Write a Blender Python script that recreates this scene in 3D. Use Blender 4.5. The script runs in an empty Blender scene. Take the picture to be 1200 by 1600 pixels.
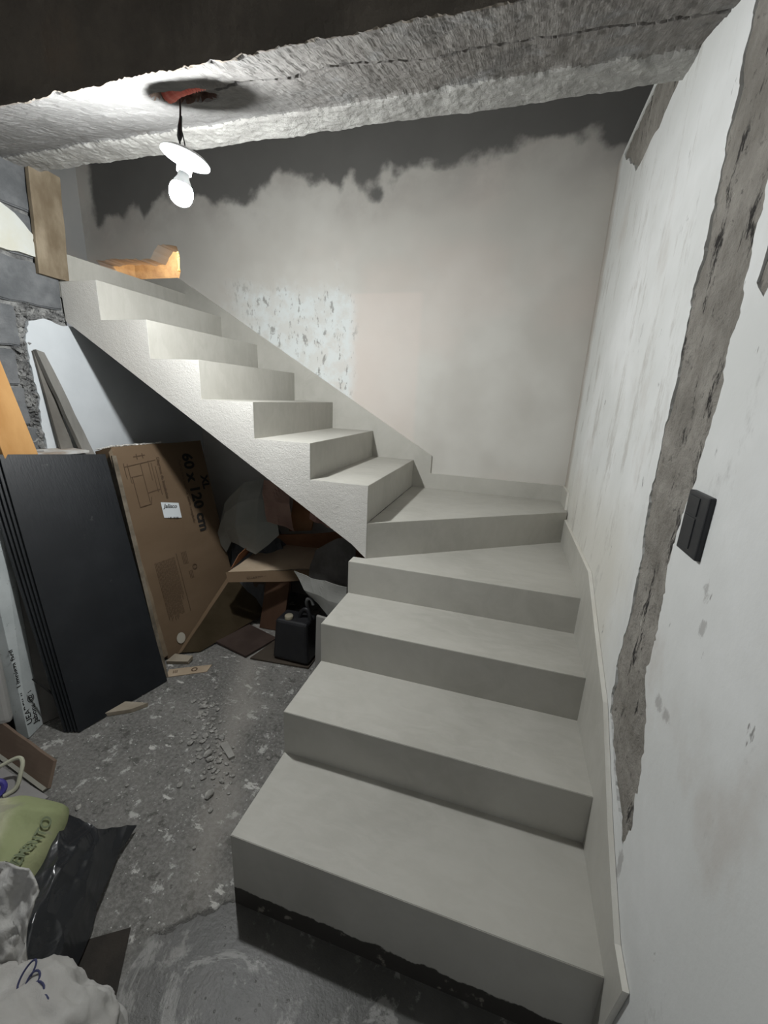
import bpy, bmesh, math, random
from mathutils import Vector, Matrix, noise

# ------------------------------------------------------------------ camera, world, exposure
SC = bpy.context.scene
COL = SC.collection
cam_data = bpy.data.cameras.new('camera')
cam = bpy.data.objects.new('camera', cam_data)
COL.objects.link(cam)
RX = Vector((0.95680227, 0.28742149, 0.04379844))
UP = Vector((-0.11777834, 0.24544599, 0.96222894))
FW = Vector((-0.26581512, 0.92582134, -0.26869531))
rot = Matrix((RX, UP, -FW)).transposed()
cam.matrix_world = Matrix.Translation((-0.3685, -0.742, 1.5171)) @ rot.to_4x4()
cam_data.sensor_fit = 'VERTICAL'
cam_data.sensor_height = 32.0
cam_data.lens = 640.1351 * 32.0 / 1600.0
cam_data.clip_start = 0.02
SC.camera = cam

world = bpy.data.worlds.new('world'); SC.world = world
world.use_nodes = True
world.node_tree.nodes['Background'].inputs[0].default_value = (0.93, 0.96, 1.0, 1)
world.node_tree.nodes['Background'].inputs[1].default_value = 0.27
BULB_STRENGTH = 1430.0
SC.view_settings.view_transform = 'Standard'
SC.view_settings.look = 'None'
SC.view_settings.gamma = 1.0
SC.view_settings.use_curve_mapping = False
SC.view_settings.exposure = 0.0
SC.cycles.max_bounces = 8
SC.cycles.diffuse_bounces = 5

# ------------------------------------------------------------------ material helpers
class Mat:
    def __init__(s, name, rough=0.8, spec=0.3, metal=0.0):
        s.m = bpy.data.materials.new(name); s.m.use_nodes = True
        s.nt = s.m.node_tree; s.b = s.nt.nodes['Principled BSDF']
        s.b.inputs['Roughness'].default_value = rough
        s.b.inputs['Specular IOR Level'].default_value = spec
        s.b.inputs['Metallic'].default_value = metal
        s.tc = s.nt.nodes.new('ShaderNodeTexCoord').outputs['Object']
        s.h = None
    def link(s, a, b): s.nt.links.new(a, b)
    def vec(s, scale=(1, 1, 1), loc=(0, 0, 0), rotx=(0, 0, 0)):
        n = s.nt.nodes.new('ShaderNodeMapping')
        n.inputs['Scale'].default_value = scale; n.inputs['Location'].default_value = loc
        n.inputs['Rotation'].default_value = rotx
        s.link(s.tc, n.inputs['Vector']); return n.outputs[0]
    def noise(s, scale=5, detail=4, rough=0.6, vec=None, dist=0.0):
        n = s.nt.nodes.new('ShaderNodeTexNoise')
        n.inputs['Scale'].default_value = scale; n.inputs['Detail'].default_value = detail
        n.inputs['Roughness'].default_value = rough; n.inputs['Distortion'].default_value = dist
        s.link(vec or s.tc, n.inputs['Vector']); return n.outputs['Fac']
    def voro(s, scale=20, vec=None, feature='F1'):
        n = s.nt.nodes.new('ShaderNodeTexVoronoi'); n.feature = feature
        n.inputs['Scale'].default_value = scale
        s.link(vec or s.tc, n.inputs['Vector']); return n.outputs['Distance']
    def sep(s):
        n = s.nt.nodes.new('ShaderNodeSeparateXYZ'); s.link(s.tc, n.inputs[0]); return n.outputs
    def ramp(s, v, a, b):            # smooth step a->b to 0..1
        n = s.nt.nodes.new('ShaderNodeMapRange'); n.interpolation_type = 'SMOOTHSTEP'
        n.inputs['From Min'].default_value = a; n.inputs['From Max'].default_value = b
        s.link(v, n.inputs['Value']); return n.outputs[0]
    def math(s, op, a, b=0.0, c=None):
        n = s.nt.nodes.new('ShaderNodeMath'); n.operation = op
        for i, x in enumerate((a, b, c)):
            if x is None: continue
            if isinstance(x, (int, float)): n.inputs[i].default_value = x
            else: s.link(x, n.inputs[i])
        return n.outputs[0]
    def mix(s, fac, a, b):
        n = s.nt.nodes.new('ShaderNodeMix'); n.data_type = 'RGBA'
        for i, x in ((0, fac), (6, a), (7, b)):
            if isinstance(x, tuple): n.inputs[i].default_value = (*x, 1)
            elif isinstance(x, (int, float)): n.inputs[i].default_value = x
            else: s.link(x, n.inputs[i])
        return n.outputs[2]
    def col(s, c):
        if isinstance(c, tuple): s.b.inputs['Base Color'].default_value = (*c, 1)
        else: s.link(c, s.b.inputs['Base Color'])
    def rough(s, v): s.link(v, s.b.inputs['Roughness'])
    def bump(s, h, strength=0.3, dist=0.01):
        n = s.nt.nodes.new('ShaderNodeBump')
        n.inputs['Strength'].default_value = strength; n.inputs['Distance'].default_value = dist
        s.link(h, n.inputs['Height']); s.link(n.outputs[0], s.b.inputs['Normal'])

def simple(name, c1, c2=None, scale=6, rough=0.8, spec=0.3, bump=0.0, bscale=60, bdist=0.003, stretch=None, metal=0.0):
    M = Mat(name, rough, spec, metal)
    if c2 is None: M.col(c1)
    else:
        v = M.vec(stretch) if stretch else None
        M.col(M.mix(M.ramp(M.noise(scale, 5, 0.6, v), 0.3, 0.7), c1, c2))
    if bump:
        M.bump(M.noise(bscale, 4, 0.6, M.vec(stretch) if stretch else None), bump, bdist)
    return M.m

def srgb(r, g, b):
    f = lambda c: (c / 255 / 12.92) if c <= 10 else ((c / 255 + 0.055) / 1.055) ** 2.4
    return (f(r), f(g), f(b))

# microcement of the stairs
M = Mat('microcement', 0.55, 0.35)
n1 = M.ramp(M.noise(2.2, 6, 0.62, None, 0.5), 0.3, 0.7)
n2 = M.ramp(M.noise(9, 5, 0.65, M.vec((1, 2.5, 1)), 0.8), 0.35, 0.7)
c = M.mix(n1, (0.395, 0.384, 0.345), (0.47, 0.458, 0.415))
c = M.mix(M.math('MULTIPLY', n2, 0.35), c, (0.52, 0.51, 0.47))
z = M.sep()[2]
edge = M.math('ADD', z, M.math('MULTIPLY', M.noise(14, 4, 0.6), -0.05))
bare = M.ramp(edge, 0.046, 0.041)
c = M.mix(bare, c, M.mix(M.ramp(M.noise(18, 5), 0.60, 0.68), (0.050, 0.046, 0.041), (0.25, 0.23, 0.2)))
M.col(c); M.bump(M.noise(45, 5, 0.6), 0.10, 0.004); MICRO = M.m

M = Mat('string_plaster', 0.75, 0.25)
M.col(M.mix(M.ramp(M.noise(1.2, 3), 0.35, 0.65), (0.53, 0.515, 0.48), (0.61, 0.595, 0.56)))
M.bump(M.math('ADD', M.noise(160, 3, 0.6), M.noise(50, 4, 0.6)), 0.45, 0.005); STRING = M.m

# back wall: cream-grey render with a bare dark grey band above and scraped white patches
M = Mat('back_wall_render', 0.88, 0.2)
X, Y, Z = M.sep()
nb = M.noise(2.4, 6, 0.62); nf = M.noise(9, 5, 0.65)
c = M.mix(M.ramp(M.noise(1.3, 4, 0.55), 0.35, 0.65), (0.53, 0.51, 0.47), (0.63, 0.615, 0.575))
c = M.mix(M.math('MULTIPLY', M.ramp(M.noise(1.7, 3, 0.5, M.vec((1, 1, 1), (5, 3, 1))), 0.48, 0.66), 0.35), c, (0.62, 0.54, 0.49))
# pinkish lower square
px = M.math('MULTIPLY', M.ramp(M.math('ADD', X, M.math('MULTIPLY', nf, .02)), -1.415, -1.39), M.ramp(X, -0.93, -0.97))
px = M.math('MULTIPLY', px, M.ramp(Z, 2.14, 2.12))
c = M.mix(M.math('MULTIPLY', px, 0.45), c, (0.68, 0.60, 0.55))
# scraped whitish region
wx = M.math('MULTIPLY', M.ramp(M.math('ADD', X, M.math('MULTIPLY', nb, .9)), -2.0, -1.55), M.ramp(M.math('ADD', X, M.math('MULTIPLY', nf, .14)), -1.27, -1.34))
wz = M.math('MULTIPLY', M.ramp(M.math('ADD', Z, M.math('MULTIPLY', nb, .9)), 2.78, 2.60), M.ramp(Z, 1.40, 1.48))
w = M.math('MULTIPLY', wx, wz)
c = M.mix(M.math('MULTIPLY', w, M.math('ADD', 0.35, M.math('MULTIPLY', M.ramp(nf, .4, .6), 0.5))), c, (0.70, 0.74, 0.74))
sc1 = M.ramp(M.noise(13, 5, 0.7, M.vec((2.2, 1, .9))), 0.56, 0.63)
c = M.mix(M.math('MULTIPLY', M.math('MULTIPLY', sc1, w), 0.75), c, (0.24, 0.235, 0.22))
# small scratches and stains
sp = M.ramp(M.noise(22, 5, 0.7, M.vec((1.5, 1, 1), (2, 2, 2))), 0.72, 0.78)
c = M.mix(M.math('MULTIPLY', sp, 0.6), c, (0.25, 0.23, 0.21))
# bare dark grey band
wav = M.math('ADD', M.math('MULTIPLY', M.math('SUBTRACT', M.noise(1.5, 3, 0.5, None, .8), 0.5), 0.55), M.math('MULTIPLY', M.math('SUBTRACT', M.noise(6, 4, 0.6), 0.5), 0.16))
zz = M.math('ADD', Z, wav)
band = M.math('MULTIPLY', M.ramp(zz, 2.70, 2.76), M.ramp(M.math('ADD', X, M.math('MULTIPLY', nf, .08)), -3.37, -3.31))
# thin smears of skim just beneath the band
c = M.mix(M.math('MULTIPLY', M.math('MULTIPLY', M.ramp(zz, 2.50, 2.70), M.ramp(nb, .4, .6)), 0.55), c, (0.40, 0.375, 0.35))
c = M.mix(band, c, M.mix(M.noise(3, 4), (0.125, 0.122, 0.115), (0.175, 0.171, 0.162)))
M.col(c); M.bump(M.math('ADD', M.math('MULTIPLY', M.noise(40, 4), 0.6), M.math('MULTIPLY', band, -0.6)), 0.18, 0.006)
BACKWALL = M.m

# right wall paint
M = Mat('white_wall_paint', 0.7, 0.25)
X, Y, Z = M.sep()
c = M.mix(M.ramp(M.noise(1.6, 5, 0.6), 0.35, 0.7), (0.66, 0.67, 0.655), (0.78, 0.79, 0.785))
c = M.mix(M.math('MULTIPLY', M.ramp(M.noise(2.6, 5, 0.65, M.vec((1, 1, .6), (3, 1, 7))), 0.56, 0.72), 0.5), c, (0.50, 0.46, 0.42))
cream = M.math('MULTIPLY', M.ramp(M.math('ADD', Y, M.math('MULTIPLY', M.noise(4, 4), .3)), 0.55, 0.75), M.ramp(Z, 1.35, 1.0))
c = M.mix(M.math('MULTIPLY', cream, 0.55), c, (0.60, 0.57, 0.49))
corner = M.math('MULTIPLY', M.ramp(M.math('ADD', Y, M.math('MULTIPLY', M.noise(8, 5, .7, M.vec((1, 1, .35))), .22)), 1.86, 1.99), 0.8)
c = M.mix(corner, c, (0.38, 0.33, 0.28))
sm = M.ramp(M.noise(7, 6, 0.72, M.vec((1, 1, .45), (0, .4, .2))), 0.60, 0.74)
c = M.mix(M.math('MULTIPLY', sm, 0.55), c, (0.28, 0.27, 0.26))
st = M.ramp(M.noise(24, 4, 0.7, M.vec((1, 1, .32))), 0.67, 0.72)
c = M.mix(M.math('MULTIPLY', st, 0.75), c, (0.13, 0.12, 0.11))
dirt = M.math('MULTIPLY', M.ramp(Y, .35, .55), M.ramp(M.noise(9, 6, .75, M.vec((1, 1, .28), (1, 5, 2))), .52, .66))
c = M.mix(M.math('MULTIPLY', dirt, .45), c, (.36, .335, .30))
def spot(cy, cz, ry, rz):
    a = M.math('DIVIDE', M.math('SUBTRACT', Y, cy), ry); b = M.math('DIVIDE', M.math('SUBTRACT', Z, cz), rz)
    d2 = M.math('ADD', M.math('ADD', M.math('MULTIPLY', a, a), M.math('MULTIPLY', b, b)), M.math('MULTIPLY', M.math('SUBTRACT', M.noise(28, 5, .7, M.vec((1, 1, .6))), .5), 4.5))
    return M.ramp(d2, .8, .2)
for a in ((.055, 1.215, .018, .035), (.035, 1.15, .014, .022), (.09, .93, .05, .02), (.10, .50, .018, .05)):
    c = M.mix(M.math('MULTIPLY', spot(*a), .6), c, (.30, .29, .28))
M.col(c); M.bump(M.noise(30, 5, 0.6), 0.15, 0.006); WHITEWALL = M.m

M = Mat('bare_concrete', 0.92, 0.15)
c = M.mix(M.ramp(M.noise(5, 6, 0.7), 0.35, 0.7), (0.25, 0.234, 0.208), (0.40, 0.378, 0.342))
c = M.mix(M.ramp(M.noise(15, 6, 0.75, M.vec((1, 1, .30))), 0.57, 0.64), c, (0.045, 0.042, 0.04))
c = M.mix(M.ramp(M.noise(21, 5, 0.7, M.vec((1, 1, .4), (4, 4, 4))), 0.66, 0.72), c, (0.55, 0.53, 0.48))
c = M.mix(M.math('MULTIPLY', M.ramp(M.noise(38, 5, .7), .60, .66), .6), c, (.09, .085, .08))
M.col(c); M.bump(M.noise(24, 7, 0.7), 1.0, 0.02); BARE = M.m

# beam surfaces
M = Mat('scraped_soffit_concrete', 0.85, 0.2)
v = M.vec((5, .5, .5), (0, 0, 0), (0, 0, 0.25))
c = M.mix(M.ramp(M.noise(10, 5, 0.7, v), 0.35, 0.7), (0.15, 0.14, 0.13), (0.23, 0.22, 0.205))
c = M.mix(M.math('MULTIPLY', M.ramp(M.math('ADD', M.sep()[0], M.math('MULTIPLY', M.noise(5, 6, .7), .8)), -.2, -1.2), .8), c, (0.15, 0.15, 0.148))  # greyer toward the bulb end: staining, with bulb falloff put into the colour
c = M.mix(M.ramp(M.noise(6, 6, 0.7), 0.52, 0.68), c, (0.205, 0.203, 0.198))
c = M.mix(M.math('MULTIPLY', M.ramp(M.noise(5, 6, .75, None, .6), .58, .63), .6), c, (.10, .095, .09))
c = M.mix(M.ramp(M.noise(2.5, 3, 0.6), 0.62, 0.8), c, (0.12, 0.10, 0.08))
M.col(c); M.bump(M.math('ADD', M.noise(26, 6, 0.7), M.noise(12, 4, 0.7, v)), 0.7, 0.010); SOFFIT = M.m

M = Mat('white_beam_plaster', 0.85, 0.2)
M.col(M.mix(M.ramp(M.noise(12, 5, .7), 0.35, 0.7), (0.27, 0.265, 0.25), (0.39, 0.385, 0.365)))
M.bump(M.noise(30, 6, 0.7), 0.8, 0.014); BEAMWHITE = M.m

M = Mat('dark_rough_plaster', 0.95, 0.1)
c = M.mix(M.ramp(M.noise(4, 5, .65), 0.35, 0.7), (0.14, 0.125, 0.107), (0.205, 0.18, 0.15))
c = M.mix(M.ramp(M.noise(1.8, 4, .6), 0.6, 0.75), c, (0.25, 0.19, 0.14))
M.col(c); M.bump(M.noise(35, 6, 0.7), 0.7, 0.01); DARKPLASTER = M.m

# floor
M = Mat('rough_concrete_floor', 0.8, 0.35)
X, Y, Z = M.sep()
nb = M.noise(3.0, 6, 0.65); nf = M.noise(14, 6, 0.7); ng = M.noise(70, 4, 0.7)
c = M.mix(M.ramp(nb, 0.3, 0.7), (0.115, 0.112, 0.104), (0.215, 0.208, 0.194))
c = M.mix(M.math('MULTIPLY', M.ramp(ng, 0.35, 0.7), 0.6), c, (0.34, 0.335, 0.315))
c = M.mix(M.ramp(nf, 0.575, 0.65), c, (0.50, 0.495, 0.47))
c = M.mix(M.math('MULTIPLY', M.ramp(M.noise(19, 5, .7), .42, .36), .7), c, (.08, .078, .07))
v = M.vec((1.2, 3.2, 1), (0, 0, 0), (0, 0, 0.9))
c = M.mix(M.ramp(M.noise(6.5, 5, 0.65, v), 0.62, 0.67), c, (0.60, 0.59, 0.56))
spk = M.ramp(M.math('ADD', M.voro(42), M.math('MULTIPLY', ng, .25)), 0.27, 0.20)
c = M.mix(M.math('MULTIPLY', spk, 0.8), c, (0.64, 0.63, 0.60))
dust = M.math('MULTIPLY', M.ramp(M.math('ABSOLUTE', M.math('ADD', M.math('ADD', X, M.math('MULTIPLY', Y, .5)), M.math('ADD', 1.24, M.math('MULTIPLY', nb, -.22)))), 0.12, 0.0), M.ramp(Y, -.15, .1))
c = M.mix(M.math('MULTIPLY', dust, 0.45), c, (0.40, 0.375, 0.34))
# smooth dark patch near the lowest step
sd = M.math('ADD', M.math('SUBTRACT', Y, M.math('MULTIPLY', M.math('ADD', X, 1.0), 0.85)), M.math('MULTIPLY', M.math('SUBTRACT', nf, 0.5), 0.16))
smooth = M.math('MULTIPLY', M.ramp(sd, 0.03, 0.0), M.ramp(M.math('ADD', X, M.math('MULTIPLY', nf, .06)), -1.20, -1.12))
smooth2 = M.math('MAXIMUM', smooth, M.math('MULTIPLY', M.ramp(X, -1.0, -.97), M.ramp(Y, .3, .2)))
spots = M.ramp(M.noise(8, 6, 0.7), 0.56, 0.66)
cs = M.mix(M.ramp(nb, 0.3, 0.7), (0.075, 0.075, 0.070), (0.125, 0.122, 0.115))
cs = M.mix(M.math('MULTIPLY', M.ramp(M.noise(5, 6, .75, None, .8), .55, .62), .7), cs, (.30, .295, .28))
cs = M.mix(M.math('MULTIPLY', spots, 0.5), cs, (0.38, 0.37, 0.35))
c = M.mix(smooth2, c, cs)
M.col(c)
M.rough(M.math('SUBTRACT', 0.85, M.math('MULTIPLY', smooth2, 0.46)))
hh = M.math('MULTIPLY', M.math('ADD', M.math('ADD', nf, M.math('MULTIPLY', ng, 0.5)), M.math('MULTIPLY', spk, .3)), M.math('SUBTRACT', 1.0, M.math('MULTIPLY', smooth2, 0.8)))
M.bump(hh, 0.75, 0.014); FLOOR = M.m

BLOCK = Mat('cement_block', 0.93, 0.12)
c = BLOCK.mix(BLOCK.ramp(BLOCK.noise(6, 6, .65), .3, .7), (0.105, 0.11, 0.115), (0.19, 0.195, 0.20))
BLOCK.col(c); BLOCK.bump(BLOCK.noise(60, 5, .7), 0.6, 0.006); BLOCK = BLOCK.m
MORTAR = simple('rubble_mortar', (0.10, 0.10, 0.10), (0.30, 0.30, 0.29), 22, 0.95, 0.1, 1.0, 30, 0.02)
LIMEWHITE = simple('white_plaster', (0.55, 0.58, 0.60), (0.63, 0.66, 0.68), 2.5, 0.85, 0.2, 0.15, 40)
YELLOWWHITE = simple('stained_white_plaster', (0.60, 0.62, 0.60), (0.55, 0.53, 0.42), 3, 0.85, 0.2, 0.3, 30)
PLAIN = simple('plain_plaster', (0.45, 0.46, 0.46), (0.52, 0.52, 0.51), 2.5, 0.85, 0.2, 0.15, 40)
SKIRTTOP = simple('pale_skirt_edge', (0.66, 0.64, 0.58), (0.72, 0.71, 0.66), 8, 0.8, 0.2, 0.3, 80)

# ------------------------------------------------------------------ mesh helpers
def link(name, bm, mats, parent=None, smooth=False):
    me = bpy.data.meshes.new(name)
    bmesh.ops.recalc_face_normals(bm, faces=bm.faces[:])
    bm.to_mesh(me); bm.free()
    if not isinstance(mats, (list, tuple)): mats = [mats]
    for m in mats: me.materials.append(m)
    if smooth:
        for p in me.polygons: p.use_smooth = True
    o = bpy.data.objects.new(name, me); COL.objects.link(o)
    if parent is not None: o.parent = parent
    return o
def struct(o): o['kind'] = 'structure'; return o
def tag(o, label, cat, group=None):
    o['label'] = label; o['category'] = cat
    if group: o['group'] = group
    return o
def thing(name, label, cat, loc=(0, 0, 0), group=None):
    o = bpy.data.objects.new(name, None); COL.objects.link(o); o.location = loc
    o.empty_display_size = 0.05
    tag(o, label, cat, group); return o
def part(name, bm, mats, root, smooth=False):
    """bm is in world coordinates; the part is parented to root (an unrotated, unscaled thing)"""
    base = Vector(root.location)
    p = root.parent
    while p is not None: base += Vector(p.location); p = p.parent
    bmesh.ops.translate(bm, verts=bm.verts[:], vec=-base)
    return link(name, bm, mats, root, smooth)

def V(*a): return Vector(a)
def add_box(bm, lo, hi, mi=0):
    vs = [bm.verts.new((x, y, z)) for x in (lo[0], hi[0]) for y in (lo[1], hi[1]) for z in (lo[2], hi[2])]
    for q in ((0, 1, 3, 2), (4, 6, 7, 5), (0, 4, 5, 1), (2, 3, 7, 6), (0, 2, 6, 4), (1, 5, 7, 3)):
        f = bm.faces.new([vs[i] for i in q]); f.material_index = mi
    return vs
def bevel(bm, w, seg=2):
    bmesh.ops.bevel(bm, geom=bm.edges[:], offset=w, segments=seg, profile=0.6, affect='EDGES')
def box_bm(lo, hi, bev=0.0, seg=2):
    bm = bmesh.new(); add_box(bm, lo, hi)
    if bev: bevel(bm, bev, seg)
    return bm
def hexa(bm, a, b, mi=0):
    """solid between quad a (4 pts) and quad b (4 pts)"""
    A = [bm.verts.new(p) for p in a]; B = [bm.verts.new(p) for p in b]
    fs = [bm.faces.new(A), bm.faces.new(B[::-1])]
    for i in range(4):
        j = (i + 1) % 4; fs.append(bm.faces.new((A[i], B[i], B[j], A[j])))
    for f in fs: f.material_index = mi
def slab(corners, t, bev=0.0, back=None, subdiv=0, wob=0.0, seed=0):
    """flat board: four corners of its front face, thickness t along minus its normal"""
    c = [Vector(p) for p in corners]
    n = (c[1] - c[0]).cross(c[3] - c[0]).normalized()
    if back is not None and n.dot(Vector(back)) < 0: n = -n
    bm = bmesh.new(); hexa(bm, c, [p + n * t for p in c])
    if subdiv:
        bmesh.ops.subdivide_edges(bm, edges=bm.edges[:], cuts=subdiv, use_grid_fill=True)
        for v in bm.verts:
            k = noise.noise_vector(v.co * 9 + Vector((seed, 0, 0)))
            v.co += k * wob
    if bev: bevel(bm, bev, 2)
    return bm
def jag(pts, amp, step=0.02, seed=0, closed=True):
    """subdivide a 2D polyline and roughen it"""
    out = []; n = len(pts); s = 0.0
    for i in range(n if closed else n - 1):
        a = Vector((*pts[i][:2], 0)); b = Vector((*pts[(i + 1) % n][:2], 0)); L = (b - a).length
        rough = len(pts[i]) < 3          # a third entry marks a straight run
        k = max(1, int(L / step)) if rough else 1
        d = (b - a).normalized() if L > 0 else a; nn = Vector((-d.y, d.x, 0))
        for j in range(k):
            p = a + (b - a) * (j / k)
            if rough and j > 0:
                q = noise.noise(Vector((p.x * 17, p.y * 17, seed))) + 0.7 * noise.noise(Vector((p.x * 55, p.y * 55, seed + 5)))
                p += nn * amp * q
            out.append((p.x, p.y))
    return out
def holed(outer, holes, mp, depth, mi_front=0, name='', mats=None):
    """flat sheet with holes in a plane, pushed through by the vector depth"""
    bm = bmesh.new(); es = []
    for loop in [outer] + holes:
        vs = [bm.verts.new(mp(a, b)) for a, b in loop]
        es += [bm.edges.new((vs[i], vs[(i + 1) % len(vs)])) for i in range(len(vs))]
    bmesh.ops.triangle_fill(bm, use_beauty=True, use_dissolve=False, edges=es)
    r = bmesh.ops.extrude_face_region(bm, geom=bm.faces[:])
    bmesh.ops.translate(bm, verts=[g for g in r['geom'] if isinstance(g, bmesh.types.BMVert)], vec=depth)
    return bm
def tube(bm, pts, r, seg=10, cap=True, smooth_n=0, rfun=None):
    P = [Vector(p) for p in pts]
    for _ in range(smooth_n):
        Q = [P[0]]
        for a, b in zip(P, P[1:]): Q += [a.lerp(b, .25), a.lerp(b, .75)]
        Q.append(P[-1]); P = Q
    rings = []; up = Vector((0, 0, 1)); L = 0.0
    for i, p in enumerate(P):
        t = (P[min(i + 1, len(P) - 1)] - P[max(i - 1, 0)]).normalized()
        a = t.cross(up); a = a.normalized() if a.length > 1e-3 else t.cross(Vector((1, 0, 0))).normalized()
        b = t.cross(a)
        if i: L += (p - P[i - 1]).length
        rr = rfun(L) if rfun else (r[i] if isinstance(r, (list, tuple)) and not smooth_n else r)
        rings.append([bm.verts.new(p + (a * math.cos(2 * math.pi * k / seg) + b * math.sin(2 * math.pi * k / seg)) * rr) for k in range(seg)])
        up = a.cross(t) if abs(t.z) < .95 else up
    for A, B in zip(rings, rings[1:]):
        for k in range(seg): bm.faces.new((A[k], A[(k + 1) % seg], B[(k + 1) % seg], B[k]))
    if cap: bm.faces.new(rings[0][::-1]); bm.faces.new(rings[-1])
def lathe(bm, prof, mat=Matrix.Identity(4), seg=40):
    rings = []
    for r, h in prof:
        if r < 1e-6: rings.append([bm.verts.new(mat @ Vector((0, 0, h)))])
        else: rings.append([bm.verts.new(mat @ Vector((r * math.cos(2 * math.pi * k / seg), r * math.sin(2 * math.pi * k / seg), h))) for k in range(seg)])
    for A, B in zip(rings, rings[1:]):
        for k in range(seg):
            q = [A[k % len(A)], A[(k + 1) % len(A)], B[(k + 1) % len(B)], B[k % len(B)]]
            u = []
            for x in q:
                if x not in u: u.append(x)
            if len(u) > 2: bm.faces.new(u)
def ridge(p):
    return 1 - abs(noise.noise(p)) * 2
def blob(center, rad, seed, amp=0.15, fold=0.12, freq=3.0, floor=0.0, sub=5, stretch=(1, 1, 1), rotz=0.0, flat=1.0):
    bm = bmesh.new(); bmesh.ops.create_icosphere(bm, subdivisions=sub, radius=1.0)
    R = Matrix.Rotation(rotz, 3, 'Z')
    for v in bm.verts:
        n = v.co.normalized(); q = Vector((n.x * stretch[0], n.y * stretch[1], n.z * stretch[2])) * freq + Vector((seed, seed * .7, 0))
        k = 1 + amp * noise.noise(q * .6) + fold * (ridge(q) - .5) + fold * .5 * (ridge(q * 2.3) - .5)
        s = Vector([math.copysign(abs(c) ** flat, c) for c in n])
        p = R @ Vector((s.x * rad[0] * k, s.y * rad[1] * k, s.z * rad[2] * k))
        p += Vector(center); p.z = max(p.z, floor + 0.002 * noise.noise(p * 20) + .002); v.co = p
    return bm
def sheet(rows, t=0.004, sub=3, wob=0.01, seed=0, freq=8, fold=0.0):
    """cloth or card through a grid of 3D points (rows of equal length)"""
    n, m = len(rows), len(rows[0]); bm = bmesh.new()
    K = 2 ** sub
    G = [[Vector(p) for p in r] for r in rows]
    def samp(u, v):
        i = min(int(u), n - 2); j = min(int(v), m - 2); a, b = u - i, v - j
        a = a * a * (3 - 2 * a) * .5 + a * .5; b = b * b * (3 - 2 * b) * .5 + b * .5
        return (G[i][j] * (1 - a) + G[i + 1][j] * a) * (1 - b) + (G[i][j + 1] * (1 - a) + G[i + 1][j + 1] * a) * b
    vs = []
    for i in range((n - 1) * K + 1):
        row = []
        for j in range((m - 1) * K + 1):
            p = samp(i / K, j / K)
            p = p + noise.noise_vector(p * freq + Vector((seed, 0, 0))) * wob
            if fold: p += Vector((.3, -.6, .7)) * fold * (ridge(p * freq * .8 + Vector((0, seed, 0))) - .5)
            row.append(bm.verts.new(p))
        vs.append(row)
    for a, b in zip(vs, vs[1:]):
        for k in range(len(a) - 1): bm.faces.new((a[k], a[k + 1], b[k + 1], b[k]))
    bmesh.ops.recalc_face_normals(bm, faces=bm.faces[:])
    r = bmesh.ops.solidify(bm, geom=bm.faces[:], thickness=t)
    return bm
def text_bm(txt, size, O, xdir, ydir, depth=0.0008, align='LEFT', shear=0.0, bold=0.0):
    cu = bpy.data.curves.new('lettering', 'FONT'); cu.body = txt; cu.size = size
    cu.extrude = depth / 2; cu.align_x = align; cu.resolution_u = 3; cu.shear = shear; cu.offset = bold
    ob = bpy.data.objects.new('lettering', cu); COL.objects.link(ob)
    dg = bpy.context.evaluated_depsgraph_get()
    me = bpy.data.meshes.new_from_object(ob.evaluated_get(dg))
    bm = bmesh.new(); bm.from_mesh(me)
    bpy.data.objects.remove(ob); bpy.data.curves.remove(cu); bpy.data.meshes.remove(me)
    x = Vector(xdir).normalized(); y = Vector(ydir); y = (y - x * y.dot(x)).normalized(); zz = x.cross(y)
    T = Matrix((x, y, zz)).transposed().to_4x4(); T.translation = Vector(O)
    bmesh.ops.transform(bm, matrix=T, verts=bm.verts[:])
    return bm

# ------------------------------------------------------------------ dimensions
YF, YB, XL = 0.9639, 1.8965, -2.592
ZS = [0, .2773, .4515, .6262, .7847, .9571, 1.1338, 1.3022, 1.4713, 1.65, 1.8251, 2.0033, 2.1529]
YS = {1: 0.0, 2: .3063, 3: .6095, 4: .9017}
XS = {6: -.9372, 7: -1.2227, 8: -1.5135, 9: -1.798, 10: -2.0777, 11: -2.3569, 12: -2.6375}

# ------------------------------------------------------------------ structure
# floor
bm = bmesh.new(); bmesh.ops.create_grid(bm, x_segments=1, y_segments=1, size=0.5)
for v in bm.verts: v.co = V(-2.2 + v.co.x * 5.4, -0.1 + v.co.y * 4.4, 0)
r = bmesh.ops.extrude_face_region(bm, geom=bm.faces[:])
bmesh.ops.translate(bm, verts=[g for g in r['geom'] if isinstance(g, bmesh.types.BMVert)], vec=(0, 0, -.1))
struct(link('floor', bm, FLOOR))

# back wall with the broken opening at the landing
outer = [(-3.6, 0), (.32, 0), (.32, 3.4), (-3.6, 3.4)]
hole = jag([(-3.30, 2.256, 1), (-2.69, 2.256, 1), (-2.672, 2.30), (-2.674, 2.405), (-2.69, 2.452), (-2.845, 2.470), (-2.872, 2.445), (-2.925, 2.385), (-3.18, 2.395), (-3.42, 2.397)], 0.010, 0.02, 3)
struct(link('wall_back', holed(outer, [hole], lambda a, b: V(a, YB, b), V(0, .14, 0)), [BACKWALL]))

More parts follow.
